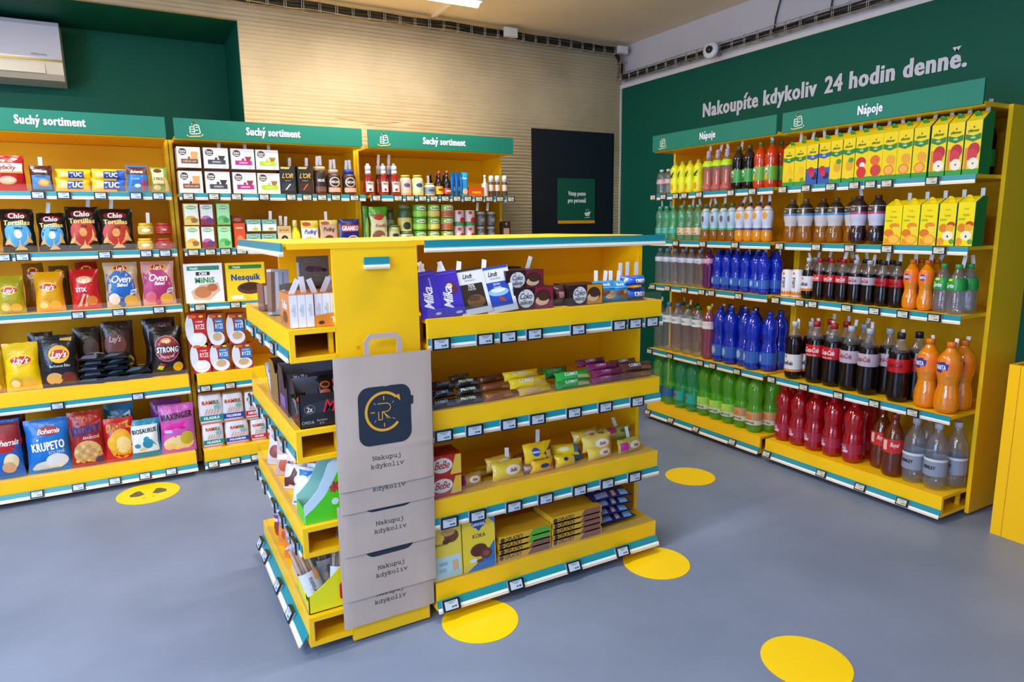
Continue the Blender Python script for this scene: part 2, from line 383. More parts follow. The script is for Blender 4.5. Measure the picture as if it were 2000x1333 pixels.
# cable trays of bent wire with black cables lying in them
WIRE = C('b9b6a6', .35, .7)
def tray(pts, nrm, label, wob=0):      # pts: two ends; nrm: direction away from the wall
    a, b = Vector(pts[0]), Vector(pts[1]); n = Vector(nrm); d = (b-a).normalized(); u = Vector((0, 0, 1)) if abs(d.z) < .5 else Vector((1, 0, 0))
    L = (b-a).length; mb = MB()
    for off, up_ in ((0, 0), (.05, 0), (.05, .055), (0, .055)):
        q = [a+d*L*i/24+n*off+u*(up_+.004*math.sin(i*1.9+off*40)) for i in range(25)]
        mb.tube(q, .0022, WIRE, 5)
    k = int(L/.105)
    for i in range(k+1):
        c = a+d*(i*.105+.02)
        for s in (0, .012): mb.tube([c+d*s+u*.06, c+d*s, c+d*s+n*.05, c+d*s+n*.05+u*.06], .0022, WIRE, 5)
    return tag(mb.build('cable_tray'), label, 'cable tray', 'wire cable trays')
tray(((.3, YB-.07, 2.725), (3.56, YB-.07, 2.715)), (0, -1, 0), 'wire cable tray along the top of the beige ridged wall')
tray(((3.56, YB-.03, 2.70), (3.56, YB-.03, 2.53)), (0, -1, 0), 'short upright wire cable tray in the room corner')
tray(((XR-.02, YB-.05, 2.53), (XR-.02, -1.5, 2.53)), (-1, 0, 0), 'wire cable tray along the white wall above the green field')
CAB = C('17181a', .5)
for k in range(4):
    q = [(.3+i*.145, YB-.085-.012*(k % 2), 2.735+.012*k+.012*noise.noise(Vector((i*.45, k*3, 0)))) for i in range(23)]
    q += [(3.575+.008*k, YB-.06, 2.66), (3.575+.008*k, YB-.05, 2.56)]
    mb = MB(); mb.tube(q, .0065, CAB, 6); tag(mb.build('cable'), 'black cable in the beige wall tray, %s of four from below' % ('first', 'second', 'third', 'fourth')[k], 'cable', 'black cables in the trays')
for k in range(3):
    q = [(XR-.04-.008*k, YB-.06-i*.2, 2.545+.012*k+.014*noise.noise(Vector((i*.6, k*5, 2)))) for i in range(30)]
    mb = MB(); mb.tube(q, .006, CAB, 6); tag(mb.build('cable'), 'black cable in the white wall tray, %s of three from below' % ('first', 'second', 'third')[k], 'cable', 'black cables in the trays')
for y, n_ in ((3.02, 'farther'), (2.63, 'nearer')):
    mb = MB(); mb.tube([(XR-.012, y, ZC-.005), (XR-.012, y+.01, 2.74), (XR-.014, y+.035, 2.65), (XR-.02, y+.04, 2.56)], .005, CAB, 6)
    tag(mb.build('cable'), 'black cable hanging down the white wall, the one %s the camera' % ('farther from' if n_ == 'farther' else 'nearer'), 'cable')
for x, z, s, n_ in ((2.52, 2.725, .085, 'in the middle of the beige wall tray'), (3.535, 2.72, .075, 'at the corner end of the cable tray')):
    mb = MB(); mb.box(x-s*.6, YB-.15, z, x+s*.6, YB-.122, z+s*.75, C('cfd2d6', .4)); mb.box(x-s*.5, YB-.156, z+.006, x+s*.5, YB-.15, z+s*.75-.006, C('dadde0', .4))
    tag(mb.build('junction_box'), 'white junction box '+n_, 'junction box')
root = link('dome_camera', None, loc=(3.53, 3.49, 2.535), rot=(0, -PI/2*.92, .25))
mb = MB(); mb.lathe([(0, .052), (.012, .056), (.026, .05), (.03, .03)], C('d4d4da', .35), 24); mb.build('housing', root)
mb = MB(); mb.lathe([(.028, .026), (.042, .022), (.05, .012)], C('1c1f24', .15), 20); mb.build('lens_dome', root)
mb = MB(); mb.box(-.008, -.008, -.11, .008, .008, 0, C('b0b0b4', .4)); mb.build('bracket', root)
tag(root, 'round white camera with a dark lens on the right wall tray', 'camera')

# air conditioner
root = link('air_conditioner', None, loc=(-.72, 5.0, 2.28))
mb = MB(); AC = C('c4c2cf', .18); ACL = C('d8cdb8', .3)
prof = [(.20, .33), (-.005, .325), (-.02, .30), (-.03, .12), (-.03, .11)]
low = [(-.03, .10), (-.02, .03), (.02, 0), (.20, -.01)]
for pf, m in ((prof, AC), (low, ACL)):
    o = [(x, y, z) for x in (-.42, .47) for y, z in pf]; n = len(pf)
    mb.add(o, [(i, i+1, n+i+1, n+i) for i in range(n-1)], m)
for x in (-.42, .47):
    q = [(x, y, z) for y, z in prof+low]; mb.add(q, [tuple(range(len(q)))], C('bdb9b4', .4))
mb.build('body', root)
mb = MB(); mb.box(-.42, -.035, .099, .47, -.02, .111, C('8d7a3a', .3, .6)); mb.build('gold_strip', root)
mb = MB(); mb.box(-.42, -.032, .03, .38, -.024, .085, ACL); mb.build('air_flap', root)
mb = MB(); text(mb, yconf(-.0335), 'DUAL Inverter', .36, .135, .011, C('6b5f58'), .001, 'n'); mb.build('lettering', root)
tag(root, 'white wall-mounted air conditioner with a gold strip in the green recess', 'air conditioner')

# floor stickers
SY = C('ffd60a', .35)
for k, (x, y, r, n_) in enumerate(((.965, 1.975, .137, "round yellow floor sticker before the island's paper bags"), (1.785, 1.97, .137, "round yellow floor sticker at the island's far right foot"),
                                  (2.597, 2.61, .135, 'round yellow floor sticker before the drinks shelves'), (1.765, 1.235, .138, 'round yellow floor sticker in the foreground alone on open floor'),
                                  (-.043, 3.925, .152, 'round yellow floor sticker with dark eye marks before the snacks'))):
    mb = MB(); mb.lathe([(0, r), (.0012, r)], SY, 56)
    if k == 4:
        cf = lambda a, b, e: (a, b, .0012+e)
        for s in (-1, 1):
            p = [(s*(.03+.0*t), 0) for t in ()]
            q = [(s*.018, -.012), (s*.045, -.03), (s*.085, -.02), (s*.088, .01), (s*.06, .048), (s*.04, .052)]
            P_, F_ = star(q, 1); put(mb, cf, P_, F_, C('5a5540'), .0008)
            P_, F_ = star([(s*.012, -.062), (s*.035, -.062), (s*.022, -.07)], 1); put(mb, cf, P_, F_, C('5a5540'), .0008)
    tag(mb.build('floor_sticker', loc=(x, y, .0005)), n_, 'floor sticker', 'yellow floor stickers')

# yellow counter at the right edge: open-topped casing with a dark tray inside
root = link('counter', None, loc=(3.259, 1.411, 0))
mb = MB(); YC = C('ffc20a', .3)
mb.box(0, -1.2, 0, .018, 0, .778, YC); mb.box(.018, -.018, 0, .342, 0, .778, YC); mb.box(.342, -1.2, 0, .36, 0, .778, YC); mb.box(.018, -1.2, 0, .342, -1.182, .778, YC); mb.build('casing', root)
mb = MB(); mb.box(.018, -1.182, .70, .342, -.018, .715, C('2b3230', .5)); mb.build('inner_tray', root)
mb = MB(); mb.box(-.0015, -.045, .0, 0, -.043, .776, C('c98f00')); mb.build('panel_seam', root)
tag(root, 'yellow open-topped counter casing at the right edge before the green wall', 'counter')

# ------------------------------------------------------------------ shelving
def carrier(mb, icon, conf, cx, cz, s):   # little carrier-bag drawing of the header signs
    Wm = C('dfece4'); Ym = C('d8c46a')
    st = lambda pl, w_, m: strokes(mb, conf, [[(cx+a*s, cz+b*s) for a, b in q] for q in pl], w_*s, m, .0012)
    st([arc(0, .22, .17, .26, 15, 165, 10)], .07, Ym)
    st([[(-.3, -.35), (-.3, .12), (-.02, .12), (-.02, .25), (.27, .25), (.36, -.3), (.0, -.38), (-.3, -.35)], [(-.02, .12), (-.02, -.3)], [(.05, -.1), (.2, -.1)], [(-.2, -.05), (-.1, -.05)], [(-.2, -.2), (-.1, -.22)], [(.1, .1), (.2, .1)]], .06, Wm)
    st([[(-.52, -.46), (-.42, -.56), (.4, -.5), (.52, -.38)]], .07, Ym)
class U: pass
UNITS = {}
def unit(key, ax, val, a0, a1, zs, trays, head, depthpanel, backp, phrase, label, headtext=None, icon=True, p0=True, p1=True, hx=None, top=1.885, guards=(), base_tilt=.02, topy=.012, ext=0):
    """Shelving with its front plane at x/y = val; the shelf spans a0..a1 (left to right as seen)."""
    u = U(); u.ax, u.val, u.zs, u.phrase, u.key = ax, val, zs, phrase, key; UNITS[key] = u
    Wd = abs(a1-a0)
    u.rot = 0 if ax == 1 else -PI/2
    u.org = (a0, val, 0) if ax == 1 else (val, a0, 0)
    root = link('shelving_unit', None, loc=u.org, rot=(0, 0, u.rot)); u.root = root
    pf, bk = depthpanel, backp            # local y of side panel front and back panel
    def part(name, fn, parent=root):
        mb = MB(); fn(mb); return mb.build(name, parent)
    if p0: part('side_panel', lambda m: m.box(-.019, pf, .012, -.001, bk, top, YEL))
    if p1: part('side_panel', lambda m: m.box(Wd+.001, pf, .012, Wd+.019, bk, top, YEL))
    part('back_panel', lambda m: m.box(0, bk-.014, .03, Wd, bk-.002, top-.02, YELB))
    if top: part('top_board', lambda m: m.box(0-(.019 if ext else 0), topy, top-.018, Wd+.001+ext, bk+(.43 if key == 'A' else 0), top, YEL))
    for i, z in enumerate(zs):
        tr = i in trays; base = i == len(zs)-1
        zb = z-(.103 if tr else .018)
        def sh(m):
            m.box(0, 0.016 if tr else .003, z-.016, Wd, bk-.015, z, YEL)
            if ext: m.box(Wd, .016, z-.016, Wd+ext, pf-.001, z, YEL); m.box(Wd, 0, zb, Wd+ext, .016, z, YEL); m.box(Wd, .016, zb, Wd+ext, pf-.001, zb+.016, YEL)
            if tr:
                m.box(0, 0, zb, Wd, .016, z, YEL); m.box(0, .016, zb, Wd, bk-.03, zb+.016, YEL)
                m.box(.02, pf*.9, zb+.016, .036, pf*.9+.014, z-.016, YEL); m.box(Wd-.036, pf*.9, zb+.016, Wd-.02, pf*.9+.014, z-.016, YEL)
        s = part('shelf_tray' if tr else 'shelf', sh)
        rz = zb+.0 if tr else z-.038        # rail bottom
        t = base_tilt if base else .004
        def rail(m):
            top_z = rz+.038
            # teal channel, white lip and cream lower lip
            def strip(z0, z1, y0, y1, mt, th=.004):
                q = []
                for x in (-.002, Wd+.002): q += [(x, y0, z0), (x, y1, z1), (x, y1+th, z1), (x, y0+th, z0)]
                m.add(q, [(0, 4, 5, 1), (1, 5, 6, 2), (2, 6, 7, 3), (3, 7, 4, 0), (0, 1, 2, 3), (4, 7, 6, 5)], mt)
            f = lambda k: -.004-t*(1-k)
            strip(rz+.015, top_z, f(.4), f(1), TEAL); strip(rz+.008, rz+.015, f(.2)-.003, f(.4)-.003, WHITE, .006); strip(rz, rz+.008, f(0)-.001, f(.2)-.001, CREAM, .006)
            if base_tilt and base: m.box(.01, -.004, rz+.01, Wd-.01, .003, rz+.03, YEL)
        part('price_rail', rail, s)
        if i in guards:
            part('clear_guard', lambda m: m.box(.002, .002, z+.0005, Wd-.002, .004, z+.034, CLEAR), s)
        for c in (('foot', .05), ('foot', Wd-.05)) if base else ():
            part('foot', lambda m: (m.lathe([(0, .02), (.03, .02)], BLACK, 12)), root).location = (c[1], .12, 0)
    if head:
        x0, x1 = hx or (0, Wd)
        h = part('header_sign', lambda m: m.box(x0, -.006, 1.872, x1, .006, 1.976, SIGN))
        def ht(m):
            cf = yconf(-.006)
            t, px0, px1 = headtext; c0 = hat(px0, ax, val, 1.93); c1 = hat(px1, ax, val, 1.93)
            l0, l1 = abs(c0-a0)*(1 if ax == 1 and c0 > a0 or ax == 0 else -1), abs(c1-a0)
            vs, fs, wd = tmesh(t, 'x'); s = (l1-l0)/wd; pts = [((l0+l1)/2+x*s, 1.906+y*.041) for x, y in vs]
            put(m, cf, pts, orient(pts, fs), C('e6e4f2'), .0015, False, LAY.get((t, 'x')))
        part('header_lettering', ht, h)
        if icon: part('carrier_emblem', lambda m: carrier(m, 0, yconf(-.006), x0+.10, 1.925, .075), h)
    tag(root, label, 'shelving')
    return u
ZS = [1.588, 1.288, .985, .587, .134]
unit('W1', 1, 4.087, -.81, .213, ZS, (3, 4), True, .203, .483, 'left snack unit', 'yellow shelving unit of crisps and snacks below the air conditioner', ('Suchý sortiment', 27, 167), False, hx=(0, 1.027), guards=(0, 1, 2, 3, 4))
unit('W2', 1, 4.087, .255, 1.276, ZS, (3, 4), True, .203, .483, 'middle pantry unit', 'yellow shelving unit of coffee, tea, rice and flour, middle of three', ('Suchý sortiment', 480, 586), hx=(.002, 1.019))
unit('W3', 1, 4.087, 1.312, 2.322, ZS, (3, 4), True, .203, .483, 'right pantry unit', 'yellow shelving unit of sauces and tins next to the dark door', ('Suchý sortiment', 825, 908), hx=(-.001, 1.009))
ZR = [1.588, 1.281, .978, .518, .133]
unit('R1', 0, 3.155, 3.622, 2.612, ZR, (4,), True, .205, .482, 'corner drinks unit', 'yellow shelving unit of small and large water bottles nearer the corner', ('Nápoje', 1368, 1399))
unit('R2', 0, 3.155, 2.573, 1.573, ZR, (4,), True, .205, .482, 'front drinks unit', 'yellow shelving unit of juice, cola and orange drinks, nearer the counter', ('Nápoje', 1677, 1726))
ZA = [1.092, .772, .452, .139]
unit('A', 1, 2.052, .833, 1.85, ZA, (0, 1, 2, 3), False, .148, .418, 'island long side', 'yellow island shelving with chocolate and biscuits facing the open floor', top=1.351, topy=.138, guards=(0, 1, 2, 3))

unit('B', 0, .39, 2.93, 2.086, ZA, (0, 1, 2, 3), False, .143, .42, 'island short side', 'yellow island shelving end with sweets, its side panel holding paper bags', top=1.351, topy=.012, ext=.019, guards=(0, 1, 2, 3), base_tilt=.03)
for k, L_ in (('A', 1.02), ('B', .90)):       # rail under the island's top board, and the little rail on the side panel
    u = UNITS[k]; mb = MB(); mb.box(-.003, -.006, 1.327, L_, 0, 1.352, TEAL); mb.box(-.003, -.010, 1.320, L_, .002, 1.327, WHITE); mb.box(-.003, -.012, 1.313, L_, .002, 1.320, CREAM)
    for x in (.06, L_-.06): mb.box(x, 0, 1.334, x+.03, .15, 1.348, YEL)
    mb.build('price_rail', u.root, loc=(0 if k == 'A' else -.045, 0, 0))
mb = MB(); mb.box(-.0405, -.010, .010, .0405, 0, .034, TEAL); mb.box(-.0405, -.014, .004, .0405, 0, .010, WHITE); mb.box(-.0405, -.016, -.003, .0405, 0, .004, CREAM)
tag(mb.build('label_holder', loc=(hat(735, 1, 2.067, 1.27), 2.067, zat(735, 523, 1, 2.067))), 'short teal and white label holder on the island side panel above the bags', 'label holder')
for px, py in ((690, 480), (768, 478), (700, 679)):
    mb = MB(); c = (hat(px, 1, 2.0665, zat(px, py, 1, 2.067)), zat(px, py, 1, 2.067)); P_, F_ = star([(c[0]+.006*math.cos(a*PI/5), c[1]+.006*math.sin(a*PI/5)) for a in range(10)], 1)
    put(mb, yconf(2.0665), P_, F_, C('dba400', .5), .0004)
    mb.build('panel_plug', UNITS['B'].root, loc=(2.93, -.39, 0), rot=PI/2)

# ------------------------------------------------------------------ stocking helpers
REG = []
SHELF = ['top', 'second', 'middle', 'fourth', 'bottom']
ISL = ['top', 'second', 'third', 'bottom']
STRIP = C('e8ebf2', .4)
def reg(root, desc, cat, u, s, coord, group=None):
    REG.append((root, desc, cat, u, s, coord, group)); root['category'] = cat
ST_ME = None
def strip(root, x, y, z, lean=0, tilt=0, L=.055):
    global ST_ME
    if ST_ME is None:
        mb = MB(); mb.box(-.0085, -.0008, 0, .0085, .0008, .055, STRIP); mb.box(-.004, -.0011, .012, -.003, -.0008, .045, C('c9ccd4')); ST_ME = mb.mesh('security_tag')
    o = link('security_tag', ST_ME, root, (x, y, z), (tilt, lean, 0)); o.scale = (1, 1, L/.055)
rnd = random.Random(3)
def pk(u, s, name, cat, desc, l, t, r, fn, d=.06, off=.022, z0=0., b=None, tilt=0, st=None, yaw=0, dz=0, roll=0):
    """Stock one package seen between pixel columns l..r with its top at row t; its front stands off behind the shelf's front plane."""
    U_ = UNITS[u]; val = U_.val+off; zb = U_.zs[s]+.0012+z0; zm = zb+.06
    a0, a1 = hat(l, U_.ax, val, zm), hat(r, U_.ax, val, zm); w_ = abs(a1-a0)*.985; c = (a0+a1)/2
    ztop = zat((l+r)/2, t, U_.ax, val+ (math.tan(tilt)*.5*.1)); h_ = max(.03, ztop-zb-dz)
    g = fn(w_, h_); loc = (c, val+d/2, zb) if U_.ax == 1 else (val+d/2, c, zb)
    rot = (-tilt, roll, U_.rot+yaw)
    if isinstance(g, MB) and not st:
        root = g.build(name, loc=loc, rot=rot)
    else:
        root = link(name, None, loc=loc, rot=rot)
        if isinstance(g, MB): g = [({'carton': 'box', 'pouch': 'bag'}.get('', 'packet'), g)]
        for n_, m_ in g: m_.build(n_, root)
        for q in (st or []):
            strip(root, q[0]*w_, d*.3 if len(q) < 4 else q[3], h_*q[1]-.012, q[2])
    reg(root, desc, cat, u, s, c if U_.ax == 1 else -c)
    root['_h'] = h_; return root
box_ = lambda side, items, d, front=None: (lambda w_, h_: carton(w_, h_, d, side, items, front))
bag_ = lambda col, items, d, seed=0, wr=1., crimp=.05: (lambda w_, h_: pouch(w_, h_, d, col, items, seed, wr, crimp))
def jar_(*a, **k): return lambda w_, h_: jar(w_/2, h_, *a, **k)
R_, E_, P_t, T_ = 'R', 'E', 'P', 'T'
def zz(pts, col): return ('P', pts, col)

# ------------------------------------------------------------------ left snack unit
# top shelf
k = 'W1'
pk(k, 0, 'cracker_bag', 'crackers', 'red bag of fish crackers with cracker picture', -22, 303, 50, bag_('b3161c', [(R_, -.46, .55, .46, .78, 'f3efe8'), (E_, .0, .3, .26, .12, 'd8a684'), (E_, -.0, .3, .2, .08, 'efc9a5'), (R_, -.46, .5, .46, .55, 'd98f2a'), (T_, 'Rybičky', 0, .67, .14, '8c1216', 's'), (P_t, [(.1, .9), (.22, .95), (.34, .9), (.22, .85)], 'e7d9c6')], .06, 1), .06)
pk(k, 0, 'peanut_bag', 'nuts', 'brown and blue peanut bag', 57, 323, 103, bag_('4a1e1a', [(R_, -.42, .05, .42, .62, '3f83c8'), (E_, .12, .33, .3, .15, 'd9a04a'), (E_, .12, .33, .2, .09, 'f0c880'), (T_, 'Bohemia', 0, .78, .11, 'f4efe6', 's'), (T_, 'ARAŠÍDY', 0, .58, .08, '1d2c5c', 'n')], .05, 2), .05, st=[(.0, 1, .05)])
TUC = [(E_, .0, .45, .3, .3, 'f3d98a'), (R_, -.16, .18, .30, .80, '1d3f98'), (T_, 'TUC', .07, .5, .38, 'ffffff', 'x')]
tb = [(R_, .22, .06, .48, .94, '2c62c0')]
for q, (l, r, ex) in enumerate(((106, 176, []), (176, 246, tb))):
    for j, t in ((0, 347), (1, 330)):
        pk(k, 0, 'biscuit_packet', 'biscuits', ('lower' if j == 0 else 'upper')+' yellow salty biscuit packet', l, t, r, bag_('f2c316', [(E_, -.3, .5, .1, .3, 'e9d48c')]+ex+TUC, .045, 3+q+j*5, .5, .09), .05, z0=.058*j, dz=0 if j else -.0)
pk(k, 0, 'stick_bag', 'snacks', 'blue and brown pretzel stick bag', 247, 323, 290, bag_('2a78c4', [(R_, -.48, .66, .48, .96, '5a2218'), (T_, 'Bohemia', -.02, .77, .11, 'f4efe6', 's'), (R_, .18, .08, .3, .5, 'b5457a'), (R_, .32, .08, .4, .45, 'a13a6b'), (E_, .0, .25, .16, .07, 'd8e6f4'), (T_, 'TYČINKY', -.12, .5, .06, 'dfe8f4', 'n')], .05, 7), .05)
pk(k, 0, 'bread_stick_bag', 'snacks', 'green and cream baked snack bag', 295, 327, 331, bag_('7f9a3c', [(R_, -.42, .35, .22, .96, 'e8cf9c'), (E_, -.1, .86, .24, .08, '5a3320'), (T_, 'Z PECE', -.1, .55, .1, '5a3a1c', 'b'), (E_, -.2, .2, .2, .1, 'edc47c'), (R_, .26, .06, .34, .6, 'f0bf6c'), (R_, .36, .06, .42, .52, 'eab765')], .05, 8), .05)
# second shelf
def chio(c2, c3, nm): return [(E_, 0, .42, .40, .30, c2), (P_t, [(-.42, .18), (-.1, .12), (-.28, .42)], 'd9b070'), (P_t, [(.1, .15), (.42, .22), (.3, .5)], 'd6a862'), (P_t, [(-.2, .03), (.22, .06), (.04, .3)], 'dcb676'), (E_, 0, .42, .12, .1, c3),
                              (E_, 0, .84, .34, .085, '8c1014'), (T_, 'Chio', 0, .84, .12, 'ffffff', 'x', .56), (T_, 'Tortillas', 0, .68, .11, 'e8c86a', 'x', .86), (T_, nm, .05, .56, .06, '1b1b22', 'b')]
for l, t, r, c2, c3, nm, ds, sd in ((1, 408, 70, '4aa0dc', 'e8f0f4', 'Salted', 'salted tortilla chip bag, black with blue burst', 11), (73, 416, 132, '4aa0dc', 'e8f0f4', 'Salted', 'salted tortilla chip bag, black with blue burst', 12),
                                    (130, 404, 197, 'b8331e', 'e09a50', 'Chili', 'chili tortilla chip bag, black with red burst', 13), (194, 408, 264, 'b8331e', 'e09a50', 'Chili', 'chili tortilla chip bag, black with red burst', 14)):
    pk(k, 1, 'tortilla_chip_bag', 'crisps', ds, l, t, r, bag_('17120f', chio(c2, c3, nm), .075, sd), .08, tilt=.06, st=[(-.1+.3*(sd % 2), 1.06, .15)] if sd > 11 else None)
for j in (0, 1):
    pk(k, 1, 'dip_jar', 'dip', ('lower', 'upper')[j]+' small cheese dip jar with yellow lid', 268, 466-30*j, 299, jar_('c9a64a', 'd8b420', 'd9c060', [(R_, -.5, .2, .5, .6, 'b9a24c'), (E_, 0, .4, .3, .16, 'e9dfb0')], lidh=.24), .07, z0=.078*j, st=[(.2, 1.2, .05)] if j else None)
    pk(k, 1, 'dip_jar', 'dip', ('lower', 'upper')[j]+' small red salsa jar with red lid', 303, 466-30*j, 336, jar_('8e1f16', 'a82a1e', 'b0392c', [(R_, -.5, .2, .5, .6, '9c2418'), (T_, 'Hot', 0, .46, .2, 'f0dcc8', 's')], lidh=.24), .07, z0=.078*j)
# middle shelf
def lays(c, lt=.62): return [(E_, 0, lt, .3, .12, 'f3c21a'), (E_, 0, lt, .3, .085, 'b3161c'), (T_, "Lay's", 0, lt, .13, 'ffffff', 's', .52)]
def chipset(c): return [(E_, -.2, .17, .2, .13, c), (E_, -.22, .16, .13, .08, 'f5e190'), (E_, .18, .16, .2, .12, 'e9b83a')]
for l, t, r, c, ds, sd in ((-8, 540, 48, 'a8a020', 'olive yellow crisp bag', 21), (67, 532, 126, 'e0a010', 'golden crisp bag', 22)):
    pk(k, 2, 'crisp_bag', 'crisps', ds, l, t, r, bag_(c, chipset('e8b84a')+lays(c), .075, sd), .08, tilt=.05)
pk(k, 2, 'crisp_bag', 'crisps', "red crisp bag with stick-shaped crisps", 139, 527, 197, bag_('c01a20', [(P_t, [(-.35, .06), (-.1, .4), (-.02, .38), (-.2, .04)], 'e9c49a'), (P_t, [(-.12, .04), (.02, .38), (.1, .36), (.02, .04)], 'e4b98c'), (E_, .2, .22, .2, .12, 'd9803a'), (E_, 0, .74, .28, .09, 'e8b070'), (T_, "Lay's", 0, .74, .12, 'fff4ea', 's', .5), (T_, 'STIX', -.15, .5, .1, 'ffffff', 'b')], .075, 23), .08, tilt=.05)
for l, t, r, c, ds, sd in ((206, 513, 274, '1761b4', 'blue and tan baked crisp bag with cream-dip picture', 24), (279, 511, 345, 'b03070', 'pink and tan baked crisp bag with cream-dip picture', 25)):
    pk(k, 2, 'crisp_bag', 'crisps', ds, l, t, r, bag_('c9ae8c' if sd == 24 else 'd09a90', [(E_, -.03, .42, .43, .42, c), (P_t, [(-.47, .15), (.2, .15), (.38, .6), (.1, .88), (-.45, .75)], c), (E_, .0, .87, .24, .07, 'f0b020'), (E_, 0, .87, .2, .05, 'b3161c'), (T_, "Lay's", 0, .87, .08, 'fff', 's', .36) if 0 else (T_, "Lay's", 0, .87, .08, 'ffffff', 's', .36),
        (T_, 'Oven', .0, .63, .16, 'ffffff', 's', .7), (T_, 'Baked', .02, .5, .08, 'ffffff', 's', .5), (E_, .22, .14, .2, .13, 'e0b048'), (E_, -.26, .19, .17, .13, 'e9dfd6' if sd == 24 else 'd26a80'), (P_t, [(.22, .26), (.42, .3), (.44, .4), (.26, .37)], 'eef0f4'), (T_, '50%', .33, .335, .05, '1761b4', 'b', .16)], .08, sd), .085, tilt=.05)
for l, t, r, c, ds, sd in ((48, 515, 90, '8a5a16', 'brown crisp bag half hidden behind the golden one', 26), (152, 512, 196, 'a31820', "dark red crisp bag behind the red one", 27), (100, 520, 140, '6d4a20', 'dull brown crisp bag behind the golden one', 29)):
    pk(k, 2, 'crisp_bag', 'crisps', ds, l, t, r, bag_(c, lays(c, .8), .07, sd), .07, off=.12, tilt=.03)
# fourth shelf
pk(k, 3, 'crisp_bag', 'crisps', "bright yellow crisp bag with round crisps", 8, 672, 80, bag_('f0c80c', chipset('d9a43a')+lays('', .65), .075, 31), .08, tilt=.06)
pk(k, 3, 'crisp_bag', 'crisps', "dim yellow crisp bag cut by the photo's edge", -55, 690, 8, bag_('b08c14', chipset('a9843a'), .075, 30), .08, tilt=.06)
pk(k, 3, 'crisp_bag', 'crisps', "black rib-flavour crisp bag with yellow disc", 76, 657, 154, bag_('1a1b22', [(E_, .05, .64, .28, .17, 'f0b41a'), (E_, .05, .64, .24, .09, 'b3161c'), (T_, "Lay's", .05, .64, .12, 'ffffff', 's', .44), (T_, 'Barbecue Ribs', .05, .42, .05, 'dfe2e8', 'n', .6), (E_, -.12, .17, .22, .12, 'e0b060'), (E_, .24, .16, .2, .13, '6a2a24'), (P_t, [(.1, .9), (.4, .88), (.42, .96), (.15, .97)], 'e0b048')], .08, 32), .085, tilt=.06)
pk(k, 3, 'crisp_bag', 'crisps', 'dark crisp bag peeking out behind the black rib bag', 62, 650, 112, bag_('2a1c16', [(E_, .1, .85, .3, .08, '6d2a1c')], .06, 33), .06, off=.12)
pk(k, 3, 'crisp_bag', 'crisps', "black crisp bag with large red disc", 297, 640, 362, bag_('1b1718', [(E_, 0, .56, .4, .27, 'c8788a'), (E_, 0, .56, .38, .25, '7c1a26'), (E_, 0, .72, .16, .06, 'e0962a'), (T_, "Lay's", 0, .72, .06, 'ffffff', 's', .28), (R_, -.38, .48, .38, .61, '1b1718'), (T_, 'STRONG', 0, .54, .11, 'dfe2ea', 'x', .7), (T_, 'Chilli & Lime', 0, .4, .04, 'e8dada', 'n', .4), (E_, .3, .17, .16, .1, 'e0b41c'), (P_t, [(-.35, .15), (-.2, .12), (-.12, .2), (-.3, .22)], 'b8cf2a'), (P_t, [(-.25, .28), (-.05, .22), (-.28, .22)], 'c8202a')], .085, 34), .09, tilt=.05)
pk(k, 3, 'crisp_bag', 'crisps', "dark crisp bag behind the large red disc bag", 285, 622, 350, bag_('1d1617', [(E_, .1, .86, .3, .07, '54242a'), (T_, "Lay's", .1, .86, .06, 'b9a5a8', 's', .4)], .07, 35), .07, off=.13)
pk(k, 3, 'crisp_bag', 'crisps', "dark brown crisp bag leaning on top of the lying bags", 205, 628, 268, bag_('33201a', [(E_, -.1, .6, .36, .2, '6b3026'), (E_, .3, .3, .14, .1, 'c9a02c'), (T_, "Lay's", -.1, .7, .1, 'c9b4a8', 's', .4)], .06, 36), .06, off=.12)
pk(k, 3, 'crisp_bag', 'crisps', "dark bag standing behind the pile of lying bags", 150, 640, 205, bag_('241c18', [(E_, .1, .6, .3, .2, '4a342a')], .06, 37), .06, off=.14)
u_ = UNITS[k]
for q, (px, row) in enumerate([(px, row) for row in range(5) for px in ((176, 222) if row % 2 == 0 else (186, 234))] + [(270, 0), (268, 1)]):
    z = u_.zs[3]+.006+row*.030; x = hat(px, 1, 4.17, z)
    lb = [(R_, -.35, .1, .2, .35, '7a7f92'), (R_, -.3, .5, .36, .62, 'b9bdc8'), (R_, .05, .3, .12, .8, 'b9bdc8')] if px < 215 else [(P_t, [(-.4, .1), (.1, .15), (.3, .4), (-.2, .35)], '5f7f8e'), (P_t, [(.1, .5), (.38, .6), (.3, .8), (.05, .7)], 'b9a62c'), (R_, -.4, .7, -.1, .8, 'a05a90')]
    m_ = pouch(.135, .15, .034, '20242c', lb, 40+q)
    o = m_.build('crisp_bag', loc=(x, 4.13, z), rot=(-PI/2+.06+.02*(q % 3), 0.0, -.25+.1*(q % 4)))
    reg(o, 'dark crisp bag lying in the pile, layer %s from below' % ('one', 'two', 'three', 'four', 'five')[row], 'crisps', k, 3, x)
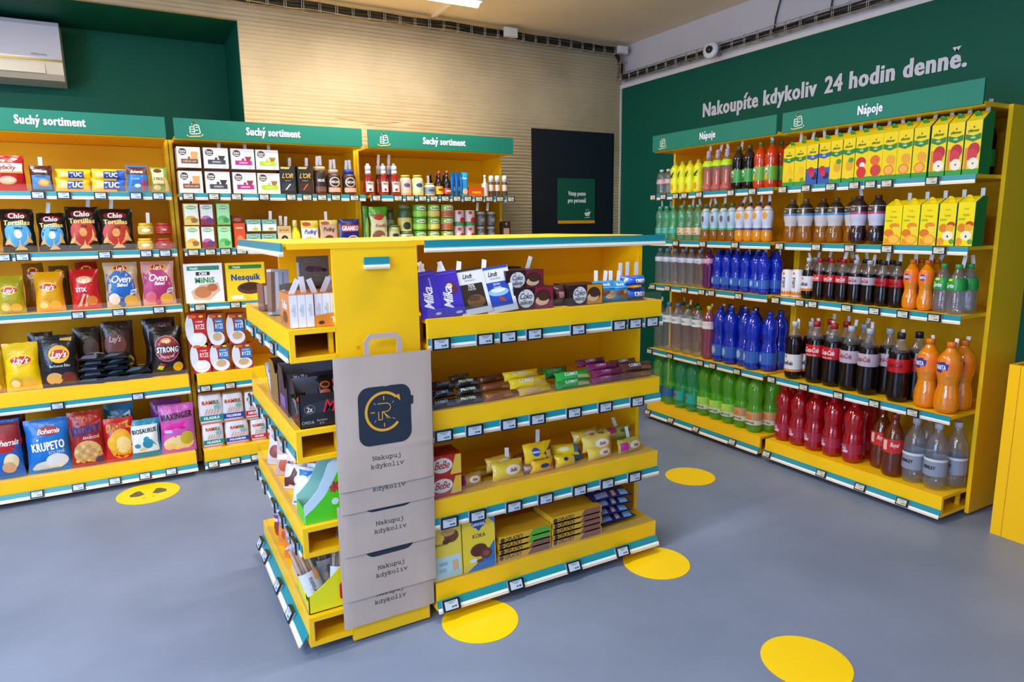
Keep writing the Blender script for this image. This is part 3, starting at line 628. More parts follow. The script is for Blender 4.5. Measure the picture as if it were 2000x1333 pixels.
# bottom shelf
pk(k, 4, 'crisp_bag', 'crisps', 'blue and red crisp bag', -25, 824, 47, bag_('1767c0', [(R_, -.48, .58, .48, .97, '8c1420'), (E_, .05, .62, .5, .16, 'b3161c'), (T_, 'Bohemia', .05, .63, .1, 'ffffff', 's', .8), (E_, .18, .3, .22, .14, 'f0dfae'), (E_, .1, .2, .2, .1, 'e0a878')], .08, 51), .085, tilt=.04)
pk(k, 4, 'crisp_bag', 'crisps', 'large blue puffed-snack bag', 52, 822, 140, bag_('1a78d0', [(E_, .0, .14, .36, .1, 'dfe8f0'), (E_, .18, .22, .26, .14, 'e9eff4'), (E_, -.2, .1, .2, .07, 'cfdce8'), (E_, .04, .79, .27, .085, 'a31824'), (T_, 'Bohemia', .04, .79, .09, 'ffffff', 's', .56), (T_, 'KŘUPETO', .02, .52, .15, 'ffffff', 'x', .78, .06), (T_, 'SOLENÉ', .2, .39, .06, 'cfe4f8', 'n', .4)], .09, 52), .095, tilt=.04)
pk(k, 4, 'peanut_bag', 'snacks', 'red bag of peanut puffs, contents showing', 138, 806, 207, bag_('a82018', [(E_, 0, .27, .42, .22, 'd9ae6c')]+[(E_, -.32+.16*(i % 5)+.05*(i//5 % 2), .12+.09*(i//5), .06, .035, ('e8c489', 'c89858')[i % 2]) for i in range(18)]+[(P_t, [(-.47, .5), (.47, .6), (.47, .84), (-.47, .74)], 'a03028'), (T_, 'KŘUPKY', .0, .68, .15, '2c2a7c', 'x', .86, .1), (T_, 'ARAŠÍDOVÉ', .15, .54, .05, 'f3e6d8', 'n', .5), (E_, .32, .1, .12, .07, '4a2c6c')], .08, 53), .085, tilt=.04)
pk(k, 4, 'crisp_bag', 'snacks', 'red and yellow bear-shaped crisp bag', 204, 820, 266, bag_('c41a2c', [(E_, .05, .42, .4, .36, 'e8a81c'), (E_, .12, .4, .26, .2, 'f4d68a'), (P_t, [(-.4, .7), (.42, .76), (.4, .95), (-.38, .88)], 'd8a40e'), (T_, 'POM', .0, .83, .11, 'c41a2c', 'x', .6), (E_, -.25, .45, .16, .16, 'f0bc2c')], .08, 54), .085, tilt=.04)
pk(k, 4, 'crisp_bag', 'snacks', 'turquoise and white snack bag', 254, 822, 317, bag_('1a8ab0', [(R_, -.44, .16, .42, .86, 'e4edf2'), (T_, 'BIOSAURUS', 0, .72, .11, '141820', 'x', .78, .05), (E_, .08, .38, .17, .13, '1a8ab0'), (P_t, [(.1, .4), (.36, .3), (.2, .5)], '2a9ab8'), (E_, .04, .5, .1, .07, '1a8ab0'), (E_, -.26, .34, .1, .06, '3a86b8'), (E_, -.1, .24, .12, .04, 'e8d08a')], .075, 55), .08, tilt=.04)
pk(k, 4, 'crisp_bag', 'snacks', 'blue snack bag leaning behind the turquoise one', 210, 790, 268, bag_('1f78a8', [(P_t, [(-.4, .6), (.4, .7), (.4, .86), (-.4, .8)], 'd8e6ee'), (T_, 'BIOSAURUS', 0, .74, .08, '141820', 'x', .7, .1)], .07, 56), .07, off=.13)
pk(k, 4, 'crisp_bag', 'snacks', 'pink bag of corn puffs', 315, 792, 385, bag_('c85ab4', [(E_, 0, .2, .44, .17, 'f0dc9c'), (E_, -.25, .15, .16, .08, 'e6cf88'), (E_, .2, .2, .18, .07, 'e8d48c'), (P_t, [(-.47, .38), (.2, .5), (.44, .72), (-.47, .68)], 'd8189a'), (T_, 'MAXINGER', 0, .77, .12, '2a1a24', 'x', .9, .08), (R_, -.4, .44, -.18, .5, 'a8c8f0'), (E_, .25, .3, .2, .14, 'c8b428')], .08, 57), .085, tilt=.04)
pk(k, 4, 'crisp_bag', 'snacks', 'purple bag behind the pink corn puff bag', 300, 780, 362, bag_('7a2a78', [], .06, 58), .06, off=.13)
pk(k, 4, 'crisp_bag', 'crisps', 'dark red bag behind the blue and red one', -8, 806, 60, bag_('5c1420', [(R_, -.4, .1, .4, .5, '1a4a80')], .07, 59), .07, off=.13)

# ------------------------------------------------------------------ middle pantry unit
k = 'W2'
POD = [('CAFÉ AU LAIT', '7a4a2c', 'd79a5c', 'milk coffee pod box with brown band'), ('ESPRESSO', '39414e', '3a2c28', 'espresso pod box with dark grey band'), ('ESPRESSO', 'b01a80', '8c2a30', 'espresso pod box with magenta band'), ('LUNGO', 'a8c41a', '9c6a2a', 'coffee pod box with lime green band')]
for q, (l, r) in enumerate(((345, 392), (397, 446), (451, 497), (499, 544))):
    nm, bc, cup, ds = POD[q]
    for j, t in ((0, 334+q*1.5), (1, 287+q*2)):
        it = [(E_, -.26, .76, .17, .17, '3a2f2e'), (T_, 'Dolce', -.26, .8, .1, 'efe8e4', 'b', .26), (T_, 'Gusto', -.26, .69, .08, 'efe8e4', 'b', .26), (R_, -.34, .2, .38, .42, bc), (T_, nm, .02, .31, .08, 'e9e3de', 'n', .6),
              (P_t, [(.1, .42), (.36, .42), (.4, .78), (.08, .78)], cup) if q == 0 else (P_t, [(.14, .42), (.3, .42), (.38, .62), (.08, .62)], cup), (E_, .0, .47, .06, .07, bc if q else '8a5a3c'), (R_, -.3, .07, .1, .1, 'cfd2d8'), (R_, .22, .06, .36, .11, 'd9b896')]
        pk(k, 0, 'coffee_pod_box', 'coffee pods', ('lower ', 'upper ')[j]+ds, l+ (4 if j == 0 else 0), t, r+(4 if j == 0 else 0), box_('d8d4d6' if q % 3 else 'c9b088', it, .13, 'ebe9ee'), .13, z0=.1335*j, off=.028-.012*j, st=[(.25, 1.06, 0)] if j and q else None)
for l, r, c, ds in ((547, 578, 'c9ccd4', 'black coffee capsule box with gold script and silver sleeve picture'), (582, 611, 'b85a3a', 'black coffee capsule box with gold script and copper sleeve picture')):
    pk(k, 0, 'coffee_capsule_box', 'coffee capsules', ds, l, 325, r, box_('15181c', [(T_, "L'OR", 0, .66, .17, 'd8a850', 's', .8), (R_, -.4, .1, .4, .4, '2a3238' if c[0] == 'c' else '3c201a'), (P_t, [(-.2, .15), (-.1, .15), (.2, .36), (.1, .36)], c), (P_t, [(-.42, .9), (.1, .9), (.2, .97), (-.42, .97)], 'd0b060'), (T_, 'ESPRESSO', 0, .48, .04, 'b9a070', 'n', .5)], .1), .1, st=[(.35, 1.08, .05)])
for l, t, r, lid, ds, nk in ((616, 325, 640, 'c9a87c', 'tall instant coffee jar with gold lid', .95), (641, 331, 668, 'dcae94', 'instant coffee jar with peach lid', .72), (672, 332, 698, '1c3f9c', 'instant coffee jar with blue lid', .72)):
    pk(k, 0, 'coffee_jar', 'coffee', ds, l, t, r, jar_('33221c', lid, None if 0 else '33221c', [(E_, 0, .5, .42, .2, 'd8b49c' if nk < .9 else '2c2320'), (E_, 0, .5, .32, .16, '241c1a'), (T_, 'NESCAFÉ', 0, .5, .09, 'e8e4e0', 'b', .56), (R_, -.5, .1, .5, .28, 'd0a088' if nk < .9 else '6a4a40')], lidh=.15, neck=nk, lz=(.06, .7)), .075, st=[(-.1, 1.12, .08), (.2, 1.14, -.03)])
# second shelf: teas and baking
for q, (l, r, c1, c2, ds) in enumerate(((359, 388, 'e0c46a', 'e3a93c', 'yellow and white herbal tea box with ginger picture'), (390, 417, '8c3048', 'b86a98', 'maroon and white herbal tea box with berries picture'), (423, 449, '7cc47c', '64b85a', 'mint green tea box'))):
    for j in (0, 1):
        it = [(R_, -.45, .3, .45, .95, 'dfe6e0' if q < 2 else 'a8e0b0'), (E_, 0, .82, .38, .09, '6aa85a'), (T_, 'PICKWICK', 0, .82, .07, 'f4f4ee', 'b', .66), (E_, -.05, .3, .36, .14, c2), (E_, .15, .22, .25, .12, '9a6a30' if q == 0 else ('5a3a78' if q == 1 else '3f9a4a')), (E_, -.22, .18, .2, .1, c1)]
        pk(k, 1, 'tea_box', 'tea', ('lower ', 'upper ')[j]+ds, l+(3 if j == 0 else 0), (442 if j == 0 else 398), r+(3 if j == 0 else 0), box_(c1, it, .07), .07, z0=.1275*j)
pk(k, 1, 'tea_box', 'tea', 'orange red fruit tea box', 458, 436, 480, box_('d8481c', [(E_, 0, .8, .38, .1, 'b8622c'), (T_, 'PICKWICK', 0, .8, .06, 'f4e4d0', 'b', .66), (E_, 0, .3, .3, .2, 'f08a4a')], .07), .07)
pk(k, 1, 'tea_box', 'tea', 'dark red fruit tea box behind the orange red one', 455, 421, 476, box_('a82a1c', [(E_, 0, .86, .38, .06, 'd8a08c')], .06), .06, off=.11)
for q, (l, r) in enumerate(((481, 509), (511, 540))):
    for j in (0, 1):
        pk(k, 1, 'tea_box', 'tea', ('lower ', 'upper ')[j]+('pale teal tea box with lemon slice', 'pale teal tea box with green leaf')[q], l, (457, 429)[j], r, box_('8ab8b0', [(R_, -.46, .04, .46, .6, 'e8ece8'), (E_, 0, .78, .34, .13, '4a9a6a'), (T_, 'PICKWICK', 0, .78, .1, 'f4f4ee', 'b', .6), (E_, .1, .2, .2, .12, ('dcc03a', 'a0b04a')[q])], .07), .07, z0=.088*j, st=[(.2, 1.1, .06)] if j and q else None)
pk(k, 1, 'sugar_box', 'baking goods', 'small cream box with a black round seal', 543, 442, 569, box_('e0cc9c', [(R_, -.45, .68, .45, .95, 'd8a860'), (T_, 'BIO PLANET', 0, .8, .07, '4a3a20', 'b', .8), (E_, 0, .35, .26, .19, '20242a'), (E_, 0, .35, .1, .07, 'd8dce0')], .07), .07, st=[(-.1, 1.15, 0), (.25, 1.12, .1)])
pk(k, 1, 'lemon_juice_bottle', 'lemon juice', 'yellow lemon juice bottle shaped like a lemon', 569, 430, 589, lambda w_, h_: [('bottle_body', (lambda m: (m.lathe([(0, w_*.28), (h_*.08, w_*.42), (h_*.28, w_*.5), (h_*.5, w_*.46), (h_*.66, w_*.28), (h_*.74, w_*.2)], C('e8dc1c', .3), 18), m)[1])(MB())), ('cap', (lambda m: (m.lathe([(h_*.74, w_*.24), (h_*.98, w_*.22), (h_, w_*.18)], C('e8e48c', .4), 14), m)[1])(MB()))], .05)
pk(k, 1, 'pudding_sachet', 'pudding mix', 'yellow vanilla pudding sachet', 589, 431, 624, bag_('ecd02c', [(R_, -.48, .02, .48, .7, 'e9e9f2'), (P_t, [(.0, .0), (.48, .0), (.48, .45), (.2, .25)], '2a4c9c'), (E_, -.05, .18, .32, .17, 'f0cf4a'), (E_, -.2, .86, .24, .08, 'c8402c'), (T_, 'Puding', .02, .56, .17, '28347a', 's', .8)], .02, 61, .2, .03), .03)
pk(k, 1, 'pudding_sachet', 'pudding mix', 'brown chocolate pudding sachet', 626, 430, 661, bag_('e0cf5c', [(R_, -.48, .02, .48, .82, 'cfa88c'), (E_, .0, .2, .3, .2, '6a3a24'), (P_t, [(.2, .1), (.46, .2), (.42, .3), (.2, .2)], 'e0a060'), (E_, -.2, .88, .24, .07, 'c8402c'), (T_, 'Puding', .0, .64, .16, '4a2c20', 's', .8)], .02, 62, .2, .03), .03, st=[(-.1, 1.05, 0)])
pk(k, 1, 'cocoa_bag', 'cocoa', 'navy blue instant cocoa bag', 663, 428, 704, bag_('1c2c78', [(R_, -.4, .5, .46, .78, 'a02440'), (T_, 'GRANKO', .04, .64, .18, 'f0f0f4', 'x', .84), (E_, .18, .2, .28, .16, 'e4dcd6'), (E_, .18, .22, .22, .1, '7a5040')], .03, 63, .4, .03), .04)
# middle shelf: cereals
pk(k, 2, 'cereal_box', 'cereal', 'white cinnamon cereal box', 362, 515, 438, box_('e0d2c0', [(R_, -.42, .83, .42, .94, '3a8a6a'), (T_, 'Nestlé', -.24, .885, .06, 'e9f2ec', 'b', .3), (R_, -.2, .7, .16, .79, '2c2c30'), (T_, 'CINI', -.02, .745, .07, 'f4f4f4', 'x', .32), (T_, 'MiNiS', .02, .58, .14, '4a9a5a', 'x', .62), (P_t, [(-.3, .1), (.1, .06), (.4, .3), (.36, .5), (-.1, .46), (-.36, .3)], 'd8b494'), (E_, -.05, .27, .22, .15, 'c07a4a'), (E_, .2, .38, .14, .1, 'b86a3c')], .06, 'efeeee'), .06)
pk(k, 2, 'cereal_box', 'cereal', 'yellow cocoa cereal box', 443, 513, 520, box_('e8c83a', [(R_, -.42, .84, .42, .94, '2c8040'), (T_, 'Nestlé', -.22, .89, .06, 'e9f2ec', 'b', .3), (T_, 'Nesquik', .0, .62, .16, '1c4898', 'x', .8), (E_, .1, .32, .34, .16, '5c3424'), (E_, .1, .36, .28, .1, '3c2018'), (R_, -.4, .04, -.1, .14, 'f4f0d8')], .06, 'f4d024'), .06)
# fourth shelf: rice
for j in (0, 1):
    for q, (l, r) in enumerate(((371, 407), (409, 445), (452, 489)) if j == 0 else ((367, 409-4), (408, 440), (446, 480))):
        red = q == 0; dx = 5 if j == 0 else 0
        it = [(E_, -.38, .55, .22, .4, 'd8dbe4'), (E_, .0, .22, .46, .22, 'e4e6ee'), (R_, -.08, .42, .44, .82, 'c01c20' if red else '2474b8'), (T_, 'RÝŽE', .17, .6, .15, 'ffffff', 'n', .46), (T_, 'LOUPANÁ' if red else 'PARBOILED', .14, .75, .045, 'f0e4e0', 'n', .4), (E_, -.2, .9, .22, .05, 'd8641c'), (E_, .25, .9, .12, .04, 'e8c41c')]
        if not red: it += [(E_, .0, .28, .28, .13, 'c9ae82')]
        else: it += [(E_, .0, .26, .3, .14, 'f0f0f4')]
        pk(k, 3, 'rice_box', 'rice', ('lower ', 'upper ')[j]+('red and white rice box' if red else 'red and blue rice box'), l+dx, (671, 612)[j], r+dx, box_('8a1418', it, .055, 'b41c20' if red else '8e3a30'), .055, z0=.148*j)
# bottom shelf: flour
FL = (('HLADKÁ', '1a8a80', 'white flour bag with teal band'), ('POLOHRUBÁ', '2c3a98', 'white flour bag with navy band'), ('HRUBÁ', 'c8282c', 'white flour bag with red band'), ('HRUBÁ', 'c8282c', 'white flour bag with red band'))
for j in (0, 1):
    for q, (l, r) in enumerate(((397, 438), (441, 487), (491, 521), (523, 560)) if j == 0 else ((390, 437), (436, 477), (480, 512))):
        nm, bc, ds = FL[q]
        it = [(R_, -.5, .16, .5, .34, bc), (T_, nm, 0, .25, .09, 'f4f4f4', 'x', .7), (R_, -.5, .05, .5, .1, 'e0783c'), (T_, 'RAMILL', 0, .76, .12, 'd8562c', 'x', .8), (T_, 'ILL', .22, .76, .12, '2c8a6a', 'x', .24), (E_, .25, .6, .14, .07, '7ab8b0')] + [(P_t, [(-.3+.12*i, .38), (-.25+.12*i, .38), (-.15+.12*i, .56), (-.2+.12*i, .54)], 'd8a08c') for i in range(5)]
        pk(k, 4, 'flour_bag', 'flour', ('lower ', 'upper ')[j]+ds, l, (826-q*3, 772-q*3)[j], r, (lambda it, sd: (lambda w_, h_: roundbag(w_, h_, .08, 'e6e4e8', it, sd)))(it, q+j*4), .085, z0=.138*j)

# ------------------------------------------------------------------ right pantry unit
k = 'W3'
def ketchup(w_, h_):
    R = w_/2; b = MB(); b.lathe([(0, R*.7), (h_*.03, R*.95), (h_*.1, R), (h_*.35, R*.97), (h_*.5, R*.78), (h_*.62, R*.6), (h_*.68, R*.5), (h_*.76, R*.5)], C('7c1c18', .2), 20)
    l = MB(); cf = lambda x, z, e: ((R+.002+e)*math.sin(x/R), -(R+.002+e)*math.cos(x/R), z)
    p, f = grid(-R*.7, h_*.1, R*.7, h_*.42, 8, 3); put(l, cf, p, f, C('d4d0cc'), 0, True); prints(l, cf, w_, h_, [(E_, 0, .17, .12, .04, 'a02018'), (T_, 'HEINZ', 0, .36, .05, '4a3a34', 'b', .5)], fine=1.6)
    n = MB(); n.lathe([(h_*.66, R*.54), (h_*.78, R*.5)], C('dcd6d2', .4), 16); c = MB(); c.lathe([(h_*.78, R*.54), (h_*.92, R*.54), (h_*.94, R*.3), (h_, R*.28)], C('eceae8', .4), 16)
    return [('bottle_body', b), ('label', l), ('neck_band', n), ('cap', c)]
for l, r, o_ in ((712, 733, .02), (743, 762, .02), (763, 784, .02), (735, 752, .1), (756, 772, .1)):
    pk(k, 0, 'ketchup_bottle', 'ketchup', ('front' if o_ < .05 else 'rear')+' red ketchup bottle with white cap', l, 319, r, ketchup, .06, off=o_, st=[(.1, 1.07, .1)] if o_ > .05 else None)
for l, t, r, liq, lid, lab, it, ds in ((784, 342, 806, 'd0a890', 'c0a43a', 'd8b49c', [(E_, 0, .5, .3, .1, '5a4a98')], 'pinkish mayonnaise jar with gold lid'), (808, 342, 830, 'd4c484', 'c0a43a', 'bccf9c', [(E_, 0, .5, .3, .1, '2c4a78')], 'pale green labelled mayonnaise jar with gold lid'), (832, 358, 853, 'c4b898', 'b0a888', '7a8698', [(R_, -.3, .35, .3, .5, '38506c')], 'short cream jar with grey blue label')):
    pk(k, 0, 'sauce_jar', 'sauce', ds, l, t, r, jar_(liq, lid, lab, it, lidh=.12, neck=.75), .065, st=[(.0, 1.1, .0)] if t > 350 else None)
def slim(body, lab, lz, cap, items=()):
    def f(w_, h_):
        R = w_/2; b = MB(); b.lathe([(0, R*.8), (h_*.03, R), (h_*.5, R*.98), (h_*.62, R*.6), (h_*.72, R*.36), (h_*.88, R*.32)], C(body, .2), 16)
        l = MB(); rr = R+.0008; l.lathe([(h_*lz[0], rr), (h_*lz[1], rr)], C(lab), 16, cap=False); prints(l, lambda x, z, e: ((rr+e)*math.sin(x/rr), -(rr+e)*math.cos(x/rr), z), w_, h_, list(items), fine=1.6)
        c = MB(); c.lathe([(h_*.87, R*.4), (h_, R*.38)], C(cap), 12); return [('bottle_body', b), ('label', l), ('cap', c)]
    return f
pk(k, 0, 'seasoning_bottle', 'seasoning', 'dark seasoning bottle with yellow label', 853, 334, 868, slim('1c1210', 'd8a41c', (.06, .38), 'c8402c', [(R_, -.3, .2, .3, .28, '8a3a14')]), .05)
pk(k, 0, 'seasoning_bottle', 'seasoning', 'dark soy sauce bottle with red label', 868, 333, 884, slim('14100f', 'b84038', (.08, .3), 'a8562c', [(R_, -.3, .16, .3, .22, 'e8d8d0')]), .05)
for i in range(3): pk(k, 0, 'seasoning_bottle', 'seasoning', 'dark bottle in the rear row of seasonings', 838+13*i, 337, 850+13*i, slim('161214', '3a2c28', (.1, .4), 'a06a4c'), .05, off=.11)
for i in range(3): pk(k, 0, 'snack_sachet', 'sachet', 'blue sachet standing edge to edge', 880+9*i, 337, 892+9*i, bag_('1c6cb4', [(E_, .1, .3, .2, .1, '9cc8e4')], .02, 70+i, .3, .03), .03, yaw=.5)
pk(k, 0, 'snack_sachet', 'sachet', 'light blue sachet with seafood picture', 900, 337, 916, bag_('2c9cd8', [(E_, .1, .2, .36, .12, 'd8c8c0'), (T_, 'Vitana', .0, .76, .09, 'e4f0f8', 's', .8)], .02, 75, .3, .03), .03)
pk(k, 0, 'stock_cube_box', 'stock cubes', 'small orange stock cube box', 917, 366, 945, box_('d04a10', [(T_, 'MASOX', 0, .42, .26, 'f4d020', 'x', .8)], .04), .04)
pk(k, 0, 'spice_bottle', 'spice', 'white plastic seasoning bottle', 944, 342, 955, slim('d8d4d2', 'c9c2c0', (.1, .6), 'e4e2e0'), .04)
for l, r in ((957, 967), (969, 979), (983, 993)):
    pk(k, 0, 'spice_grinder', 'spice', 'glass spice grinder with white cap', l, 343, r, lambda w_, h_: [('glass_body', (lambda m: (m.lathe([(0, w_*.42), (h_*.04, w_*.5), (h_*.62, w_*.46), (h_*.68, w_*.4)], C('4c4844', .15), 14), m)[1])(MB())), ('label', (lambda m: (m.lathe([(h_*.26, w_*.512), (h_*.56, w_*.5)], C('d8b8a4'), 14, cap=False), m)[1])(MB())), ('cap', (lambda m: (m.lathe([(h_*.68, w_*.46), (h_*.95, w_*.42), (h_, w_*.3)], C('dedcda', .3), 14), m)[1])(MB()))], .04)
# second shelf
pk(k, 1, 'soup_bag', 'dry food', 'green and cream bag with mushroom picture', 724, 404, 760, bag_('4c9a1c', [(R_, -.46, .04, .46, .74, 'd8d0a0'), (E_, 0, .72, .32, .08, 'b83024'), (E_, -.02, .22, .36, .15, '8c5c44'), (E_, .2, .14, .2, .09, 'd8c890'), (T_, 'Knedlíky', .1, .5, .09, '8c4a4c', 's', .7)], .04, 81, .5, .03), .05)
pk(k, 1, 'soup_bag', 'dry food', 'dark green bag at the shelf end', 711, 402, 723, bag_('3c7a20', [(E_, 0, .4, .3, .3, 'a8b460')], .04, 82, .5, .03), .05, yaw=.3)
for l, t, r, liq, lid, lab, ds, o_ in ((762, 440, 784, '9a9a58', '4a7a3a', 'b8b890', 'short green pickle jar with green lid', .02), (758, 406, 774, '4a5c3c', '5a6a48', '8c9a7c', 'grey green jar in the rear row', .1), (782, 400, 808, '3c5a34', '6a7a5c', 'd8c86a', 'tall dark green gherkin jar with yellow label', .05), (784, 449, 810, '3c4c30', 'd8c86a', 'd8d0a8', 'low jar with yellow and white label', .02)):
    pk(k, 1, 'pickle_jar', 'pickles', ds, l, t, r, jar_(liq, lid, lab, [(E_, 0, .45, .3, .1, '2c3c30')], lidh=.1, neck=.85, lz=(.25, .66)), .07, off=o_)
def tin(c1, items):
    def f(w_, h_):
        R = w_/2; b = MB(); b.lathe([(0, R), (.002, R*1.02), (.004, R), (h_-.004, R), (h_-.002, R*1.02), (h_, R)], C(c1, .3), 20); prints(b, lambda x, z, e: ((R+.0012+e)*math.sin(x/R), -(R+.0012+e)*math.cos(x/R), z), w_, h_, items, fine=1.6)
        t_ = MB(); t_.lathe([(h_-.001, R*.93), (h_+.0005, R*.93)], C('b8bcc0', .3, 1), 20); return [('can_body', b), ('can_end', t_)]
    return f
for q, (l, r, c1, c2, ds) in enumerate(((811, 836, '5cb02c', '9cd04a', 'bright green vegetable tin'), (838, 862, '8cbc3c', 'e0c860', 'green and yellow corn tin'), (864, 889, '9cb040', 'b85a3c', 'green and red bean tin'))):
    for j, t in ((0, 452), (1, 426), (2, 400)):
        pk(k, 1, 'vegetable_tin', 'tin', ('bottom ', 'middle ', 'upper ')[j]+ds, l, t, r, tin(c1, [(R_, -.9, .1, .9, .5, c2), (E_, 0, .74, .4, .16, 'dfe8c8'), (T_, 'Bonduelle', 0, .74, .12, '2c6a2c', 'b', .7)]), .075, z0=.0805*j)
for q, (l, r) in enumerate(((891, 910), (912, 931))):
    for j, t in ((0, 443), (1, 411)):
        pk(k, 1, 'tomato_tin', 'tin', ('lower ', 'upper ')[j]+'white tomato tin with red tomato picture', l, t, r, tin('dcc8c8', [(R_, -.9, .05, .9, .3, '3c8c4a'), (E_, .15, .38, .26, .2, 'c82c2c'), (R_, -.3, .76, .0, .94, 'b83040'), (R_, -.9, .0, .9, .04, 'b8b0b0')]), .07, z0=.1*j)
for q, (l, r) in enumerate(((935, 951), (955, 971))):
    for j, t in ((0, 443), (1, 414)):
        pk(k, 1, 'glass_jar', 'jar', ('lower ', 'upper ')[j]+'small dark glass jar with silver lid', l, t, r, jar_('4a4c48', '9a9c98', '5c5c58', [(E_, 0, .45, .3, .14, '8c8c84')], lidh=.18), .06, z0=.098*j, st=[(-.3, 1.2, .1)] if j else None)
pk(k, 1, 'spice_box', 'spice', 'small black and copper box at the shelf end', 981, 433, 997, box_('2c2420', [(R_, -.35, .25, .35, .65, 'c08a5c'), (E_, 0, .88, .12, .07, 'b88c64')], .04), .04)

# ------------------------------------------------------------------ bottles
PCL = pet('pet_clear', 'f0f3f8', .07, 'dce4f0'); PTL = pet('pet_teal_green', 'd8fcec', .16, '90ecc0'); PGR = pet('pet_green', 'ccff9c', .26, '84e440')
PBL = pet('pet_blue', '3088ff', .46, '0040e8'); PRD = pet('pet_red', 'f82840', .46, 'c80820'); PPK = pet('pet_pink', 'e0a0c0', .35, 'b06890')
PPU = pet('pet_purple', 'b060b8', .45, '7a2c88'); PJL = pet('pet_jelly', 'f0d8c8', .2, 'e8c8b8'); PAM = pet('pet_amber', 'f0b45c', .4, 'b8690c'); PAG = pet('pet_ginger', 'c86a24', .5, '7c3410')
COLA = C('140a08', .12); LOR = pet('orange_drink', 'ffa820', .85, 'f08c08'); LRE = pet('red_orange_drink', 'ff6a20', .85, 'd83c0c'); LOY = pet('orange_yellow_drink', 'ffc040', .8, 'eca010'); LTE = pet('iced_tea', 'f0c060', .4, 'b47c18'); LPD = pet('dark_tea', '602438', .85, '281018')
P_COLA = [(0, .55), (.012, .8), (.05, .95), (.12, 1), (.30, 1), (.42, .965), (.52, 1), (.62, .98), (.70, .88), (.78, .68), (.85, .45), (.90, .34), (.925, .33)]
P_WAIST = [(0, .55), (.015, .8), (.06, .95), (.14, 1), (.24, .97), (.34, .82), (.40, .77), (.48, .86), (.54, .96), (.72, .98), (.80, .84), (.87, .5), (.91, .36), (.93, .35)]
P_SLIM = [(0, .6), (.012, .82), (.04, .96), (.08, 1), (.60, 1), (.64, .94), (.70, .98), (.78, .93), (.85, .66), (.90, .42), (.93, .38)]
P_PEANUT = [(0, .6), (.015, .85), (.06, .97), (.14, 1), (.34, 1), (.42, .93), (.47, .84), (.52, .83), (.58, .92), (.66, 1), (.74, .99), (.81, .87), (.87, .62), (.91, .4), (.935, .36)]
P_FULL = [(0, .6), (.012, .82), (.05, .96), (.12, 1), (.42, 1), (.50, .9), (.56, .95), (.64, .98), (.72, .92), (.80, .74), (.87, .48), (.91, .36), (.93, .35)]
P_SPORT = [(0, .7), (.02, 1), (.10, 1.02), (.16, .80), (.30, .82), (.50, .84), (.58, 1.02), (.66, .98), (.74, .72), (.80, .45), (.83, .42)]
def lerp(P, t):
    for (a, b), (c, d) in zip(P, P[1:]):
        if a <= t <= c: return b+(d-b)*(t-a)/(c-a)
    return P[-1][1]
LEAF = None
